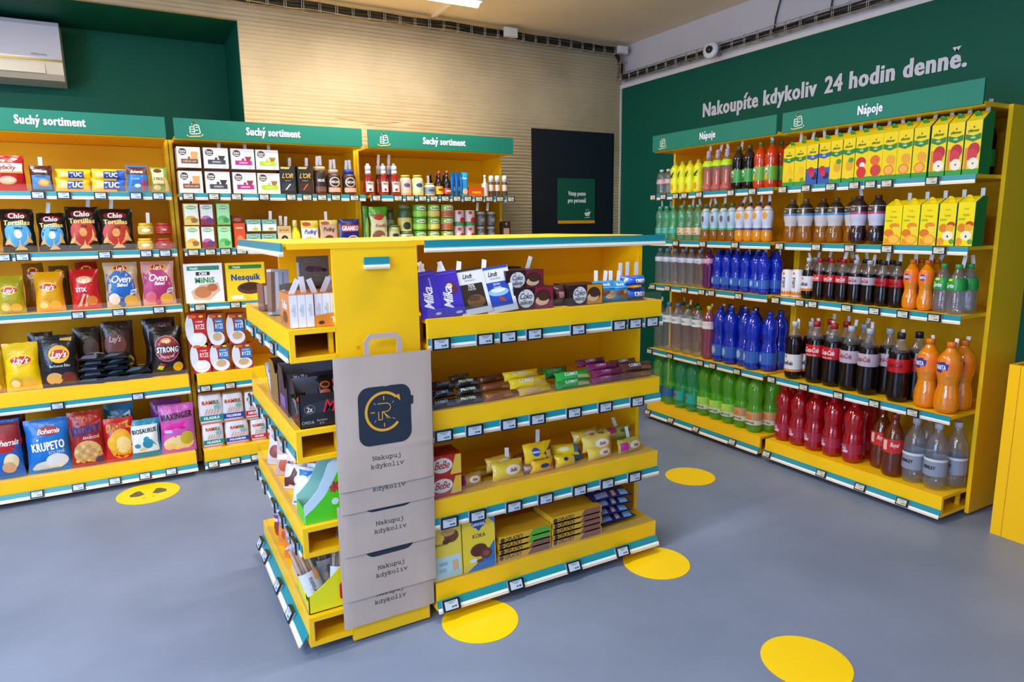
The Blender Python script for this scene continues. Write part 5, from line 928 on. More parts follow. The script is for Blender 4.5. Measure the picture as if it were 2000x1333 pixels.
# top shelf: chocolate bars leaning, jaffa cakes, biscuits
def bar(w_, h_, col, items, d=.012): return carton(w_, h_, d, col, items)
milka = [(T_, 'Milka', -.02, .4, .36, 'e8e4f0', 's', .62, 1.40), (P_t, [(-.46, .90), (.46, .90), (.46, .93), (-.46, .93)], '5a44b8'), (E_, .25, .06, .12, .03, 'b8b4e0')]
for l, t, r, ex in ((819, 533, 862, [(R_, .15, .55, .22, .85, '8c80d0')]), (853, 532, 905, [(P_t, [(.0, .78), (.3, .72), (.42, .55), (.2, .45), (.1, .6)], '5c2438'), (E_, .1, .66, .12, .06, 'd8c0a4')])):
    pk(k, 0, 'chocolate_bar', 'chocolate', 'purple chocolate bar '+('with nut picture' if ex[0][0] == 'P' else 'without picture'), l+7, t, r+6, (lambda ex: (lambda w_, h_: carton(w_, h_*1.06, .012, '3c28b0', ex+[('T', 'Milka', -.05, .42, .21, 'e8e4f0', 's', 9, 1.45), ('P', [(-.46, .92), (.46, .92), (.46, .95), (-.46, .95)], '5a44b8'), ('E', .25, .06, .14, .03, 'b8b4e0')])))(ex), .014, off=.014, tilt=.30, roll=-.10, st=[(-.2, 1.0, .4), (.1, 1.02, -.2)])
for l, t, r, c, pic, tx, tx2, sd in ((888, 527, 962, '2a2018', [(E_, .05, .28, .3, .14, '6c4c30'), (E_, .0, .34, .2, .06, '4c3420')], '70%', 'COCOA', 1), (938, 523, 1012, '1c44b0', [(E_, .0, .44, .34, .09, '8cb8ec'), (E_, .0, .48, .24, .05, 'd4e4f4'), (P_t, [(-.05, .36), (.12, .30), (.2, .2), (.0, .24)], '9c442c')], 'EXTRA', 'CREAMY', 2)):
    it = [(R_, -.38, .13, .38, .66, c)]+[(q[0], q[1], q[2], *q[3:]) for q in pic]+[(T_, 'Lindt', -.05, .84, .10, '2a2a34', 's', .52), (T_, 'EXCELLENCE', 0, .74, .035, '7c8090', 'n', .6), (T_, tx, 0, .61, .08 if sd == 1 else .045, 'f0ece8', 'n', .4), (T_, tx2, 0, .54, .04, 'f0ece8', 'n', .4), (R_, -.48, .95, .48, 1, c)]
    pk(k, 0, 'chocolate_bar', 'chocolate', ('white and brown chocolate bar reading 70% cocoa', 'white and blue chocolate bar reading extra creamy')[sd-1], l+16, t, r+2, (lambda it, c: (lambda w_, h_: carton(w_, h_*1.07, .010, 'b8bcc8', it, 'd4d8e0')))(it, c), .014, off=.012, tilt=.34, roll=-.10, st=[(-.3, 1.02, .35)])
def coko(c, f, l2): return [(R_, .02, .02, .48, .98, c), (E_, -.2, .5, .2, .42, 'd8dce8'), (T_, 'Čoko', -.2, .62, .26, '2a1a18', 's', .34), (T_, 'piškoty', -.2, .34, .2, '2a1a18', 's', .36), (E_, .22, .5, .2, .36, '3a201a'), (E_, .20, .36, .17, .22, 'e0c0a0'), (E_, .24, .56, .15, .22, '4a2a20')]
for l, t, r, z, o_, ds, c, yw in ((1003, 561, 1082, 0, .03, 'lower dark red sponge biscuit box', '8c1c3c', 0), (985, 528, 1062, .074, .05, 'upper dark red sponge biscuit box', '7c1c38', .05), (1112, 556, 1178, 0, .03, 'brown and yellow sponge biscuit box', 'd8941c', 0)):
    pk(k, 0, 'biscuit_box', 'biscuits', ds, l, t, r, (lambda c: (lambda w_, h_: carton(w_, h_, .11, '2c1618', coko(c, 0, 0))))(c), .11, off=o_, z0=z, yaw=yw, st=[(.4, 1.05, .35)] if z else None)
pk(k, 0, 'biscuit_box', 'biscuits', 'tallest dark red sponge biscuit box at the back', 982, 522, 1018, (lambda w_, h_: carton(w_, h_, .06, '2c1618', [(E_, -.1, .75, .3, .14, 'c8b8c4')])), .06, off=.2)
pk(k, 0, 'biscuit_bag', 'biscuits', 'dark brown biscuit wrapper end between the boxes', 1084, 558, 1112, bag_('3a2420', [(R_, -.2, .4, .2, .7, 'a86c7c')], .06, 91), .07, off=.04)
for l, r, ds, c2 in ((1169, 1213, 'light blue bear cake bag, nearer the boxes', 'd8c8b8'), (1200, 1237, 'light blue and brown bear cake bag, nearer the island end', '8c5430')):
    pk(k, 0, 'cake_bag', 'cakes', ds, l, 549, r, bag_('2c86c8', [(T_, 'Brumík', 0, .8, .14, 'd8e8f8', 's', .8), (E_, -.1, .4, .24, .14, '7c4c34'), (E_, .15, .25, .26, .12, c2), (E_, .2, .4, .14, .1, 'c89c5c'), (R_, -.44, .62, .44, .68, '5cb0e0')], .05, 93, .7), .06, off=.02, tilt=.2, st=[(-.2, 1.02, .15), (.2, 1.0, .25)])
for j, t in ((0, 564), (1, 540)):
    pk(k, 0, 'cookie_packet', 'biscuits', ('lower', 'upper')[j]+' bright blue cookie multipack', 1227, t, 1273, bag_('1c54c8', [(T_, 'OREO', .05, .55, .34, 'f0f4fa', 'x', .6), (E_, .36, .4, .12, .24, '1c2434'), (P_t, [(-.46, .2), (-.3, .8), (-.4, .9), (-.48, .6)], 'a8c0f0')], .09, 95+j, .4, .04), .10, z0=.056*j, off=.02, st=[(-.3, 1.2, 0), (-.0, 1.25, .02), (.4, 1.2, 0)] if j else None)
# second shelf: muesli bars in loose heaps (short end out)
def barpack(cols, txt, tc, L=.13, hh=.04):
    return lambda w_, h_: pouch(w_, h_, .034, cols[0], [(P_t, [(-.48, .04), (.1, .04), (.3, .5), (-.1, .96), (-.48, .96)], cols[1]), (R_, .1, .1, .46, .42, cols[2]), (T_, txt, -.08, .62, .36, tc, 'x', .72)], int(cols[0], 16) % 50, .6, .03)
def heap(s, lst):
    for l, t, r, z, o_, cols, txt, tc, ds, yw in lst:
        pk(k, s, 'muesli_bar', 'muesli bar', ds, l, t, r, barpack(cols, txt, tc), .036, off=o_, z0=z, yaw=yw, tilt=.5)
BLK = ('26242e', '1c1a24', '5c5468'); BR2 = ('a8602c', '8c4a20', 'c08048'); YL2 = ('e8c814', 'f0d01c', 'd0a868'); GR2 = ('1c8c30', '2ca83c', 'c8b47c'); PU2 = ('7c2456', '8c2c60', '6c2048'); BN2 = ('5c3228', '6c3c30', '8c5c44')
heap(1, [(840, 779, 896, 0, .01, BLK, 'CORNY', '9cb8e8', 'black protein bar with blue lettering, bottom front of the heap', 0), (843, 762, 894, .030, .03, BLK, 'CORNY', '9cb8e8', 'black protein bar with blue lettering, middle of the heap', .1), (846, 752, 898, .05, .07, ('3c3434', '2c2626', '6c5c54'), 'CORNY', '8c98b8', 'black protein bar with blue lettering, top rear of the heap', -.1),
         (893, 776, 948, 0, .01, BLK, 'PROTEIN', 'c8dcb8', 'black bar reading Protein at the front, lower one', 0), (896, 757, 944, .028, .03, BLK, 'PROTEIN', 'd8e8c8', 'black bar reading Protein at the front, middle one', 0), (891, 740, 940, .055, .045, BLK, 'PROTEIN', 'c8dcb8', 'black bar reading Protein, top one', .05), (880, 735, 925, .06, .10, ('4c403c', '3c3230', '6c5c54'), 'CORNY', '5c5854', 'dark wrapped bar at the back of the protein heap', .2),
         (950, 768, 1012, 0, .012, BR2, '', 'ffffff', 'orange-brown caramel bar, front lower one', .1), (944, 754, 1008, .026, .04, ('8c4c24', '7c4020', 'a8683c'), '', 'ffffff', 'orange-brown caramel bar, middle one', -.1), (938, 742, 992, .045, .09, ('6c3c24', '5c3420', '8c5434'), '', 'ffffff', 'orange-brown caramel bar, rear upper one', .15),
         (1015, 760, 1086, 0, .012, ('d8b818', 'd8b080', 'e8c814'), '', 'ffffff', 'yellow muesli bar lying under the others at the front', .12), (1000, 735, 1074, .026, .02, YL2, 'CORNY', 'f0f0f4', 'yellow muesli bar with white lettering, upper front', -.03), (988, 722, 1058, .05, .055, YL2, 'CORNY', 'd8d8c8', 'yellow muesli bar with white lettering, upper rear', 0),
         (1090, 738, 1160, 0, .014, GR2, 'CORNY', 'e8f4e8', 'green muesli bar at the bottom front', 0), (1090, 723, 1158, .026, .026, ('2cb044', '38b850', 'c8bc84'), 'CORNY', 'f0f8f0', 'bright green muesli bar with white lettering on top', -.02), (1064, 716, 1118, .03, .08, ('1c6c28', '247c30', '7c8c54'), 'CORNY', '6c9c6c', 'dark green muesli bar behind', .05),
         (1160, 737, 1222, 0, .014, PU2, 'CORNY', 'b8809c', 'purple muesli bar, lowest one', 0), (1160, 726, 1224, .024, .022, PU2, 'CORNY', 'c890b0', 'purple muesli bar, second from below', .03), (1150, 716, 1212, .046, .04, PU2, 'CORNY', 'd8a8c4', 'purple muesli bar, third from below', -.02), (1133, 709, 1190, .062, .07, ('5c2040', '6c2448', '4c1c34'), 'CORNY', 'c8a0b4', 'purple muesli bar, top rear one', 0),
         (1216, 725, 1279, 0, .014, BN2, '', 'ffffff', 'brown muesli bar at the bottom front', 0), (1217, 706, 1280, .026, .024, BN2, 'CORNY', 'd8e0f0', 'brown muesli bar with white lettering on top', -.03), (1198, 704, 1250, .045, .06, BN2, 'CORNY', 'c0c4cc', 'brown muesli bar behind the top one', .03)])
# third shelf: butter biscuits
beR = [(E_, -.14, .55, .34, .34, 'e8e0dc'), (T_, 'BeBe', -.14, .58, .34, 'b82430', 's', .5), (P_t, [(.12, .1), (.48, .1), (.48, .96), (.3, .96)], 'e8c03c')]
for j, t in ((0, 930), (1, 889)):
    pk(k, 2, 'biscuit_box', 'biscuits', ('lower', 'upper')[j]+' red and yellow butter biscuit box with cream oval', 842, t, 902, (lambda w_, h_: carton(w_, h_, .10, '9c2018', beR, 'b82418')), .10, off=.016, z0=.071*j, yaw=-.04*j)
def beY(c='e8c84c', e='f0e8d8'): return [(E_, .1, .5, .26, .26, e), (T_, 'BeBe', .1, .5, .2, 'a83830', 's', .44), (P_t, [(.3, .2), (.46, .3), (.46, .8), (.36, .7)], 'c8983c')]
def loaf(c, items, sd, d=.05): return lambda w_, h_: pouch(w_, h_, d, c, items, sd, .9, .04)
for l, t, r, z, o_, c, it, ds, sd, yw, tl in (
        (903, 927, 948, 0, .03, 'c8a458', beY()+[(R_, -.48, .1, -.3, .9, 'a02c6c')], 'small dull yellow biscuit pack with magenta end', 101, 0, .3), (930, 915, 985, 0, .09, 'a88444', beY('', 'd8c098'), 'brownish biscuit pack behind the yellow ones', 102, .15, .4),
        (968, 903, 1030, 0, .02, 'e4c43c', beY(), 'bright yellow biscuit pack with cream oval, front one of the left heap', 103, 0, .25), (955, 893, 1010, .03, .055, 'dcb83c', beY('', 'e8dcc0'), 'bright yellow biscuit pack with cream oval, rear one of the left heap', 104, .1, .3),
        (1012, 892, 1035, .03, .09, '8c4030', [], 'dark red biscuit pack behind the yellow ones', 105, .2, .3), (1022, 905, 1045, 0, .03, '9c7068', [(R_, -.3, .3, .3, .6, 'c8b0a8')], 'small reddish clear biscuit pack between the heaps', 106, 0, .3),
        (1042, 898, 1088, 0, .02, 'e8b418', [(E_, .0, .5, .2, .16, '2c3c78'), (P_t, [(.2, .1), (.46, .3), (.46, .8), (.25, .5)], 'c8641c')], 'lower orange-yellow biscuit pack', 107, 0, .15), (1030, 868, 1086, .032, .03, 'ecc01c', [(E_, -.16, .62, .14, .2, '2c4898'), (T_, 'OPAVIA', -.16, .62, .09, 'f0f0f4', 'x', .26), (T_, 'Polomáčené', -.08, .26, .11, '3a2c20', 's', .5), (P_t, [(.18, .1), (.48, .3), (.48, .9), (.3, .7), (.1, .5)], '6c3420'), (R_, .2, .3, .4, .62, 'e8c05c')], 'upper orange-yellow biscuit pack with blue emblem', 108, 0, .12),
        (1092, 888, 1132, 0, .02, 'ecc81c', [(E_, -.1, .6, .12, .14, '2c3c78'), (R_, .2, .2, .46, .7, 'e8d48c')], 'lower yellow biscuit pack with blue end', 109, .05, .3), (1088, 867, 1136, .034, .04, 'e8cc20', [(E_, -.1, .5, .2, .2, 'e8e0a8'), (R_, .28, .2, .48, .9, '3c74b8')], 'upper yellow biscuit pack with blue end', 110, -.25, .5), (1118, 880, 1146, 0, .05, '2c5c98', [], 'blue biscuit pack between the yellow ones', 111, .1, .4),
        (1155, 872, 1204, 0, .02, 'e4c44c', beY(), 'front pale yellow biscuit pack with cream oval, right heap', 112, .05, .2), (1146, 852, 1202, .03, .035, 'e4c85c', beY(), 'tilted pale yellow biscuit pack with cream oval, right heap', 113, -.05, .15), (1128, 838, 1180, .055, .08, 'd8b844', beY('', 'd8c8a0'), 'rear yellow biscuit pack on top of the right heap', 114, 0, .5), (1160, 835, 1192, .06, .11, 'c89c4c', [], 'brownish biscuit pack at the back of the right heap', 115, .2, .5),
        (1213, 858, 1264, 0, .022, 'b8b44c', [(E_, .1, .55, .24, .26, 'e8dcc8'), (T_, 'BeBe', .1, .55, .18, '8c3028', 's', .42), (R_, -.46, .2, -.2, .8, 'b8288c')], 'green and magenta biscuit pack at the far right', 116, .1, .12), (1192, 830, 1245, .045, .07, 'a0a050', [(E_, .2, .5, .24, .16, '4c6c2c'), (R_, -.4, .4, -.15, .9, '9c2c5c')], 'green biscuit pack lying on top at the far right', 117, -.05, .6)):
    pk(k, 2, 'biscuit_pack', 'biscuits', ds, l, t, r, loaf(c, it, sd), .055, off=o_, z0=z, yaw=yw, tilt=tl, st=[(.1, 1.02, -.3+.13*(sd % 5))] if sd in (103, 108, 112, 117, 116) else None)
# bottom shelf: wafers
pk(k, 3, 'wafer_box', 'wafers', 'yellow wafer box with walnut and blue recipe panel', 838, 1031, 904, (lambda w_, h_: carton(w_, h_*1.02, .05, 'd8b018', [(R_, -.4, .04, .44, .42, 'b8d8e4'), (E_, .2, .78, .22, .12, '6c4428'), (E_, .1, .86, .22, .07, 'c89c64'), (E_, .05, .7, .12, .05, '5c3420'), (T_, 'TATRANKA', -.2, .66, .055, '4a3018', 'n', .6), (E_, -.4, .88, .14, .05, '2c3c88'), (P_t, [(-.2, .14), (0, .14), (0, .2), (-.2, .2)], '8cc0d0'), (P_t, [(.2, .14), (.36, .14), (.36, .32), (.2, .32)], 'd8b080'), (P_t, [(-.2, .26), (.05, .26), (.05, .32), (-.2, .32)], '8cb8c8')], 'e8d04c')), .05, off=.012, tilt=.05)
pk(k, 3, 'wafer_box', 'wafers', 'yellow and blue wafer box with chocolates', 905, 1012, 969, (lambda w_, h_: carton(w_, h_*1.02, .05, 'd8b428', [(P_t, [(.48, .0), (.48, .5), (.2, .28), (-.1, .12), (-.4, .0)], '2474c0'), (P_t, [(.2, 1), (.49, .99), (.49, .8)], '3c8cc8'), (E_, 0, .86, .22, .08, '2c4c9c'), (P_t, [(-.16, .84), (.16, .84), (0, .72)], '2c4c9c'), (T_, 'OPAVIA', 0, .85, .055, 'f0f4fa', 'x', .4), (T_, 'KOKA', .0, .64, .075, '1c2444', 'n', .5), (E_, -.02, .37, .26, .12, '5c2c20'), (E_, .2, .28, .18, .1, '6c3828'), (E_, .2, .28, .1, .05, '8c5440'), (E_, -.2, .2, .12, .04, 'd8e0e4'), (E_, .0, .17, .1, .03, '7c4434')], 'ecd038')), .05, off=.012, tilt=.05)
def obl(grn): return lambda w_, h_: carton(w_, h_, .14, 'e0b028', [(P_t, [(.05, .02), (.48, .02), (.48, .98), (.15, .98)], '5cac3c' if grn else '8c5c50'), (T_, 'OPLATKY', -.22, .5, .5, '5c3c20', 'b', .36), (E_, -.44, .5, .04, .3, '4a3430')])
for j, t in enumerate((1083, 1070, 1056, 1043)):
    pk(k, 3, 'wafer_pack', 'wafers', 'yellow wafer pack with green corner, layer %s from below' % ('one', 'two', 'three', 'four')[j], 972+(j % 2)*2, t, 1076+(j % 2)*1, obl(j > 1), .14, off=.02, z0=.0235*j)
for j, t in enumerate((1062, 1048, 1034, 1020, 1008)):
    pk(k, 3, 'wafer_pack', 'wafers', 'yellow and brown wafer pack, layer %s from below' % ('one', 'two', 'three', 'four', 'five')[j], 1078+(j % 2)*2, t, 1176-(j % 2)*2, obl(False), .14, off=.02, z0=.0235*j)
for j, t in enumerate((1002, 982, 964, 946)):
    rt_ = pk(k, 3, 'cookie_bag', 'biscuits', 'dark blue biscuit bag, layer %s from below in the pile' % ('one', 'two', 'three', 'four')[j], 1172-6*(j > 0), t, 1250-10*(j > 0), lambda w_, h_: pouch(w_, .15, .042, '20286c', [(P_t, [(-.4, .3), (.2, .5), (.0, .8), (-.3, .7)], '6c689c'), (R_, -.4, .03, -.1, .2, '8c98c8'), (R_, .0, .03, .1, .2, 'c89c8c'), (R_, .2, .03, .4, .2, '7cb0d8'), (P_t, [(.0, .4), (.4, .4), (.3, .7)], '5c5c94')], 120+j, 1., .04), .04, off=.02, z0=.024+.036*j, tilt=PI/2-.08, yaw=-.03*j)

# ------------------------------------------------------------------ island, short side (world coordinates; tops of the trays at ZA)
def reg_b(root, desc, cat, s): reg(root, desc, cat, 'B', s, -root.location.y)
def wput(mb_or_parts, name, loc, rot, desc, cat, s, st=None):
    if isinstance(mb_or_parts, MB) and not st: root = mb_or_parts.build(name, loc=loc, rot=rot)
    else:
        root = link(name, None, loc=loc, rot=rot)
        if isinstance(mb_or_parts, MB): mb_or_parts = [('packet', mb_or_parts)]
        for n_, m_ in mb_or_parts: m_.build(n_, root)
        for q in (st or []): strip(root, *q)
    REG.append((root, desc, cat, 'B', None, 0, None)); root['category'] = cat; return root
z1, z2, z3, z4 = [z+.0012 for z in ZA]
# caramel sweet boxes standing on edge, three free and four in their display tray
for i in range(7):
    free = i < 3; w_ = .0235; x = .412+i*.0245+(.003 if not free else 0)
    mb = MB(); mb.box(-w_/2, -.001, 0, w_/2, .15, .104, C('d8854a', .35)); mb.box(-w_/2, -.0015, .002, w_/2, -.001, .102, C('e9e6ea', .4))
    cf = yconf(-.0015); text(mb, cf, 'toffifee', 0, .055, .012, C('c9c8d4'), .0006, 's', None, .9, PI/2)
    cl = lambda a, zz_, e: (-w_/2-e, -a, zz_)
    text(mb, cl, 'Toffifee', -.07, .068, .026, C('f4f0ea'), .0006, 's', .12, .8); p, f = star([(-.07+.035*math.cos(a), .03+.02*math.sin(a)) for a in (0, .8, 1.6, 2.4, 3.2, 4, 4.8, 5.5)], 1); put(mb, cl, p, f, C('8c4a24'), .0006)
    wput(mb, 'sweet_box', (x, 2.085+(.002 if free else .006), z1), (0, 0, 0), 'orange and white caramel sweet box standing on edge, %s from the open end' % ('first', 'second', 'third', 'fourth', 'fifth', 'sixth', 'seventh')[i], 'sweets', 0, st=[(0, .03+.02*(i % 3), .098, .45-.28*(i % 4), .2*(i % 2))] if i in (0, 2, 3, 4, 5) else None)
mb = MB(); OR_ = C('e0861e', .4); x0 = .474
mb.box(x0, 2.0837, z1-.0, .63, 2.0855, z1+.03, OR_); p, f = star([(x0, .0), (.63, .0), (.63, .058), (.60, .05), (.54, .042), (x0, .036)], 1)
put(mb, yconf(2.0835), [(a, b+z1) for a, b in p], f, OR_, 0); mb.box(x0, 2.085, z1, x0+.0015, 2.24, z1+.036, OR_)
text(mb, yconf(2.0835), 'Toffifee', .556, z1+.020, .018, C('f4f0ea'), .0008, 'b', .075, .85); p, f = star([(.494+.010*math.cos(a), z1+.013+.006*math.sin(a)) for a in range(6)], 1); put(mb, yconf(2.0835), p, f, C('4a2818'), .0008)
REG.append((mb.build('display_tray'), 'orange cardboard tray holding four caramel sweet boxes', 'display tray', 'B', None, 0, None))
# taupe truffle boxes
TAU = C('7c7468', .4)
def truf(w_, h_, d):
    it = [(E_, -.08, .86, .26, .06, 'a8a094'), (E_, -.08, .86, .24, .05, '7c7468'), (E_, -.12, .58, .2, .1, '5c3c4c'), (E_, .12, .57, .16, .09, '6c4650'), (E_, .32, .53, .1, .06, '4c2c2c'), (T_, 'TRUFFLES', .05, .36, .035, 'd0ccc4', 'n', .4), (R_, -.02, .26, .2, .27, 'a8a49c'), (R_, -.02, .22, .2, .23, 'a8a49c'), (R_, -.02, .18, .2, .19, 'a8a49c')]
    mb = carton(w_, h_, d, '4c4844', it, '7c7468'); mb.box(-w_/2-.001, -d/2+.01, .03, -w_/2, d/2-.005, h_-.02, C('b8b4b8', .3)); return mb
wput(truf(.10, .105, .05), 'truffle_box', (.55, 2.40, z1+.10), (-.05, 0, .0), 'upper taupe truffle box standing on another', 'chocolates', 0)
wput(truf(.10, .10, .06), 'truffle_box', (.555, 2.41, z1), (0, 0, .05), 'taupe truffle box carrying another one', 'chocolates', 0)
wput(truf(.085, .12, .05), 'truffle_box', (.475, 2.32, z1), (-.16, 0, .25), 'taupe truffle box leaning back at the tray front', 'chocolates', 0)
wput(truf(.11, .19, .05), 'truffle_box', (.735, 2.45, z1), (0, 0, -.2), 'tall taupe truffle box at the back panel', 'chocolates', 0)
mb = MB(); mb.box(-.032, -.02, 0, .032, .02, .16, C('b8bccc', .15)); mb.box(-.0325, -.0205, .01, -.02, .0205, .15, C('8c6c5c', .3)); mb.box(-.015, -.0205, .02, -.005, -.02, .15, C('d8dce8', .2)); mb.box(.008, -.0205, .02, .012, -.02, .15, C('8088a0', .2))
wput(mb, 'film_wrapped_box', (.435, 2.46, z1), (-.10, .08, .2), 'silvery film-wrapped sweet box leaning at the tray front', 'sweets', 0)
mb = MB(); mb.box(-.03, -.025, 0, .03, .025, .10, C('8c5c4c', .3)); mb.box(-.025, -.0255, .02, .025, -.025, .09, C('c8ccd8', .3)); wput(mb, 'film_wrapped_box', (.43, 2.62, z1), (-.12, .05, .25), 'brown and silver film-wrapped box behind the silvery one', 'sweets', 0)
# second tray: display boxes of chocolate bars
def dbox(x0, x1, y0, y1, z, hf, hb, col, inner='8c8a92', dip=None):
    """open display box: low front (-Y), high back; the -X side slopes."""
    mb = MB(); m = C(col, .4); n = C(inner, .5); t = .0025
    mb.box(x0, y0, z, x1, y0+t, z+hf, m); mb.box(x0, y1-t, z, x1, y1, z+hb, n); mb.box(x0, y0, z, x1, y1, z+t, n)
    for x in (x0, x1-t):
        d = dip if x == x0 and dip else None
        q = [(y0, z), (y1, z), (y1, z+hb)]+([(y0+(y1-y0)*.55, z+hb*.98), (y0+(y1-y0)*.35, z+d), (y0+.012, z+d*1.05)] if d else [])+[(y0, z+hf)]
        k_ = len(q); mb.add([(x, a, b) for a, b in q]+[(x+t, a, b) for a, b in q], [tuple(range(k_))[::-1], tuple(range(k_, 2*k_))]+[(i, (i+1) % k_, k_+(i+1) % k_, k_+i) for i in range(k_)], m)
    return mb
mb = dbox(.410, .625, 2.088, 2.225, z2, .108, .135, '191c24', '6c7080', dip=.075); cf = yconf(2.088)
text(mb, cf, 'Mars', .530, z2+.066, .040, C('c8203c'), .0012, 's', .12, .9); text(mb, cf, '2x', .441, z2+.060, .016, C('d8dce4'), .0012, 'b', None, .8)
strokes(mb, cf, [arc(.441, z2+.060, .016, .014, 0, 360, 18)], .0015, C('b08a4c'), .001)
p, f = star([(.418, z2+.036), (.47, z2+.046), (.62, z2+.05), (.62, z2+.095), (.47, z2+.082), (.418, z2+.072), (.423, z2+.055)], 1); put(mb, cf, p, f, C('2a3140', .25), .0005)
text(mb, cf, 'CW51A', .433, z2+.018, .010, C('b0b4c0'), .001, 'n'); text(mb, cf, 'Best before', .478, z2+.022, .006, C('b0b4c0'), .001, 'n'); text(mb, cf, '8 11', .476, z2+.012, .007, C('b0b4c0'), .001, 'n')
cl = lambda a, zz_, e: (.410-e, -a, zz_); text(mb, cl, 'Mars', -2.13, z2+.03, .022, C('c8203c'), .0008, 's', .05)
b1 = mb.build('display_box'); REG.append((b1, 'black display box of chocolate bars', 'display box', 'B', None, 0, None))
for i, (x, y, a) in enumerate(((.435, 2.12, .3), (.505, 2.13, -.1), (.55, 2.14, .05), (.595, 2.12, 0), (.53, 2.17, .2))):
    m_ = pouch(.05, .09, .02, '1a1614', [(E_, 0, .72, .34, .14, 'c8502c'), (E_, 0, .72, .24, .08, '1a1614'), (E_, 0, .45, .34, .1, 'b84828')], 140+i, .5, .05)
    wput(m_, 'chocolate_bar', (x, y, z2+.052+.006*(i % 3) if i else z2+.02), (-.5, 0, a), 'black and red chocolate bar in the black display box, number %s from its open side' % ('one', 'two', 'three', 'four', 'five')[i], 'chocolate', 1)
mb = dbox(.405, .64, 2.245, 2.39, z2, .145, .16, '3c2c38', '74707c', dip=.09); text(mb, yconf(2.245), '24 x 75 g', .45, z2+.135, .011, C('c8c4d4'), .001, 'b')
p, f = star([(-2.37, z2+.02), (-2.29, z2+.02), (-2.29, z2+.06), (-2.37, z2+.06)], 1); put(mb, lambda a, b, e: (.405-e, -a, b), p, f, C('7c5ca8'), .0006)
REG.append((mb.build('display_box'), 'dark purple display box with grey inside reading 24 x 75 g', 'display box', 'B', None, 0, None))
mb = dbox(.405, .66, 2.41, 2.56, z2, .13, .15, '8c6c3c', '54423a', dip=.11); REG.append((mb.build('display_box'), 'gold brown display box behind the dark purple one', 'display box', 'B', None, 0, None))
for i in range(4):
    m_ = pouch(.06, .07, .03, 'a06a34', [(E_, 0, .5, .3, .2, 'd8a868')], 150+i, 1, .05); wput(m_, 'chocolate_bar', (.53+.035*i, 2.47+.02*(i % 2), z2+.085), (-.7, 0, .2*i), 'gold brown wrapped bar in the gold brown box, %s along' % ('first', 'second', 'third', 'fourth')[i], 'chocolate', 1)
for i in range(5):
    m_ = pouch(.045, .12, .02, 'd4d0d8', [(R_, -.3, .2, .3, .5, 'a83848'), (R_, -.4, .7, .4, .74, '5c5860')], 160+i, .6, .05); wput(m_, 'wafer_bar', (.43+.03*i, 2.62+.02*i, z2+.001), (-.2, .0, .5), 'white and red wafer bar standing behind the display boxes, %s along' % ('first', 'second', 'third', 'fourth', 'fifth')[i], 'wafer', 1)
mb = carton(.10, .17, .05, '3a2a2c', [(P_t, [(-.45, .1), (.1, .1), (.3, .6), (-.2, .75)], 'c82420'), (E_, .2, .82, .2, .1, '6c5058'), (R_, .1, .5, .4, .7, 'd4ccd4')]); wput(mb, 'chocolate_box', (.70, 2.38, z2), (0, 0, 0), 'dark chocolate box with red shape beside the paper bag', 'chocolates', 1)
# third tray: green children's display and loose bags
mb = MB(); GN = C('4cc81c', .35); GI = C('c4dcea', .3); GB = C('a0d8cc', .3); y0, y1 = 2.088, 2.20
outl = [(.404, 0), (.66, 0), (.66, .205), (.505, .205), (.487, .193), (.470, .152), (.447, .107), (.418, .077), (.402, .064)]; n = len(outl)
for yy, s, m_ in ((y0, 1, GI), (y1, -1, GB)):
    mb.add([(a, yy, z3+b) for a, b in outl]+[(a, yy+.0025*s, z3+b) for a, b in outl], [tuple(range(n)), tuple(range(n, 2*n))[::-1]]+[(i, n+i, n+(i+1) % n, (i+1) % n) for i in range(n)], m_)
gp = [(.4045, .001), (.66, .001), (.66, .20), (.535, .185), (.515, .160), (.498, .128), (.470, .085), (.435, .052), (.4045, .030)]; mb.add([(a, y0-.0005, z3+b) for a, b in gp], [tuple(range(len(gp)))], GN)
mb.box(.402, y0+.0025, z3, .405, y1-.0025, z3+.05, GN); mb.box(.405, y0+.0025, z3, .66, y1-.0025, z3+.003, GI)
cf = yconf(y0); text(mb, cf, 'K', .512, z3+.112, .036, C('c82434'), .0014, 'x', None, .8); text(mb, cf, 'milk', .491, z3+.108, .010, C('b82030'), .0014, 'x', None, .8, PI/2)
p, f = star([(.503+.012*math.cos(a*.5), z3+.062+.012*math.sin(a*.5)) for a in range(12)], 1); put(mb, cf, p, f, C('d4dce8'), .0012)
REG.append((mb.build('display_box'), 'bright green display box with sloping sides and red K', 'display box', 'B', None, 0, None))
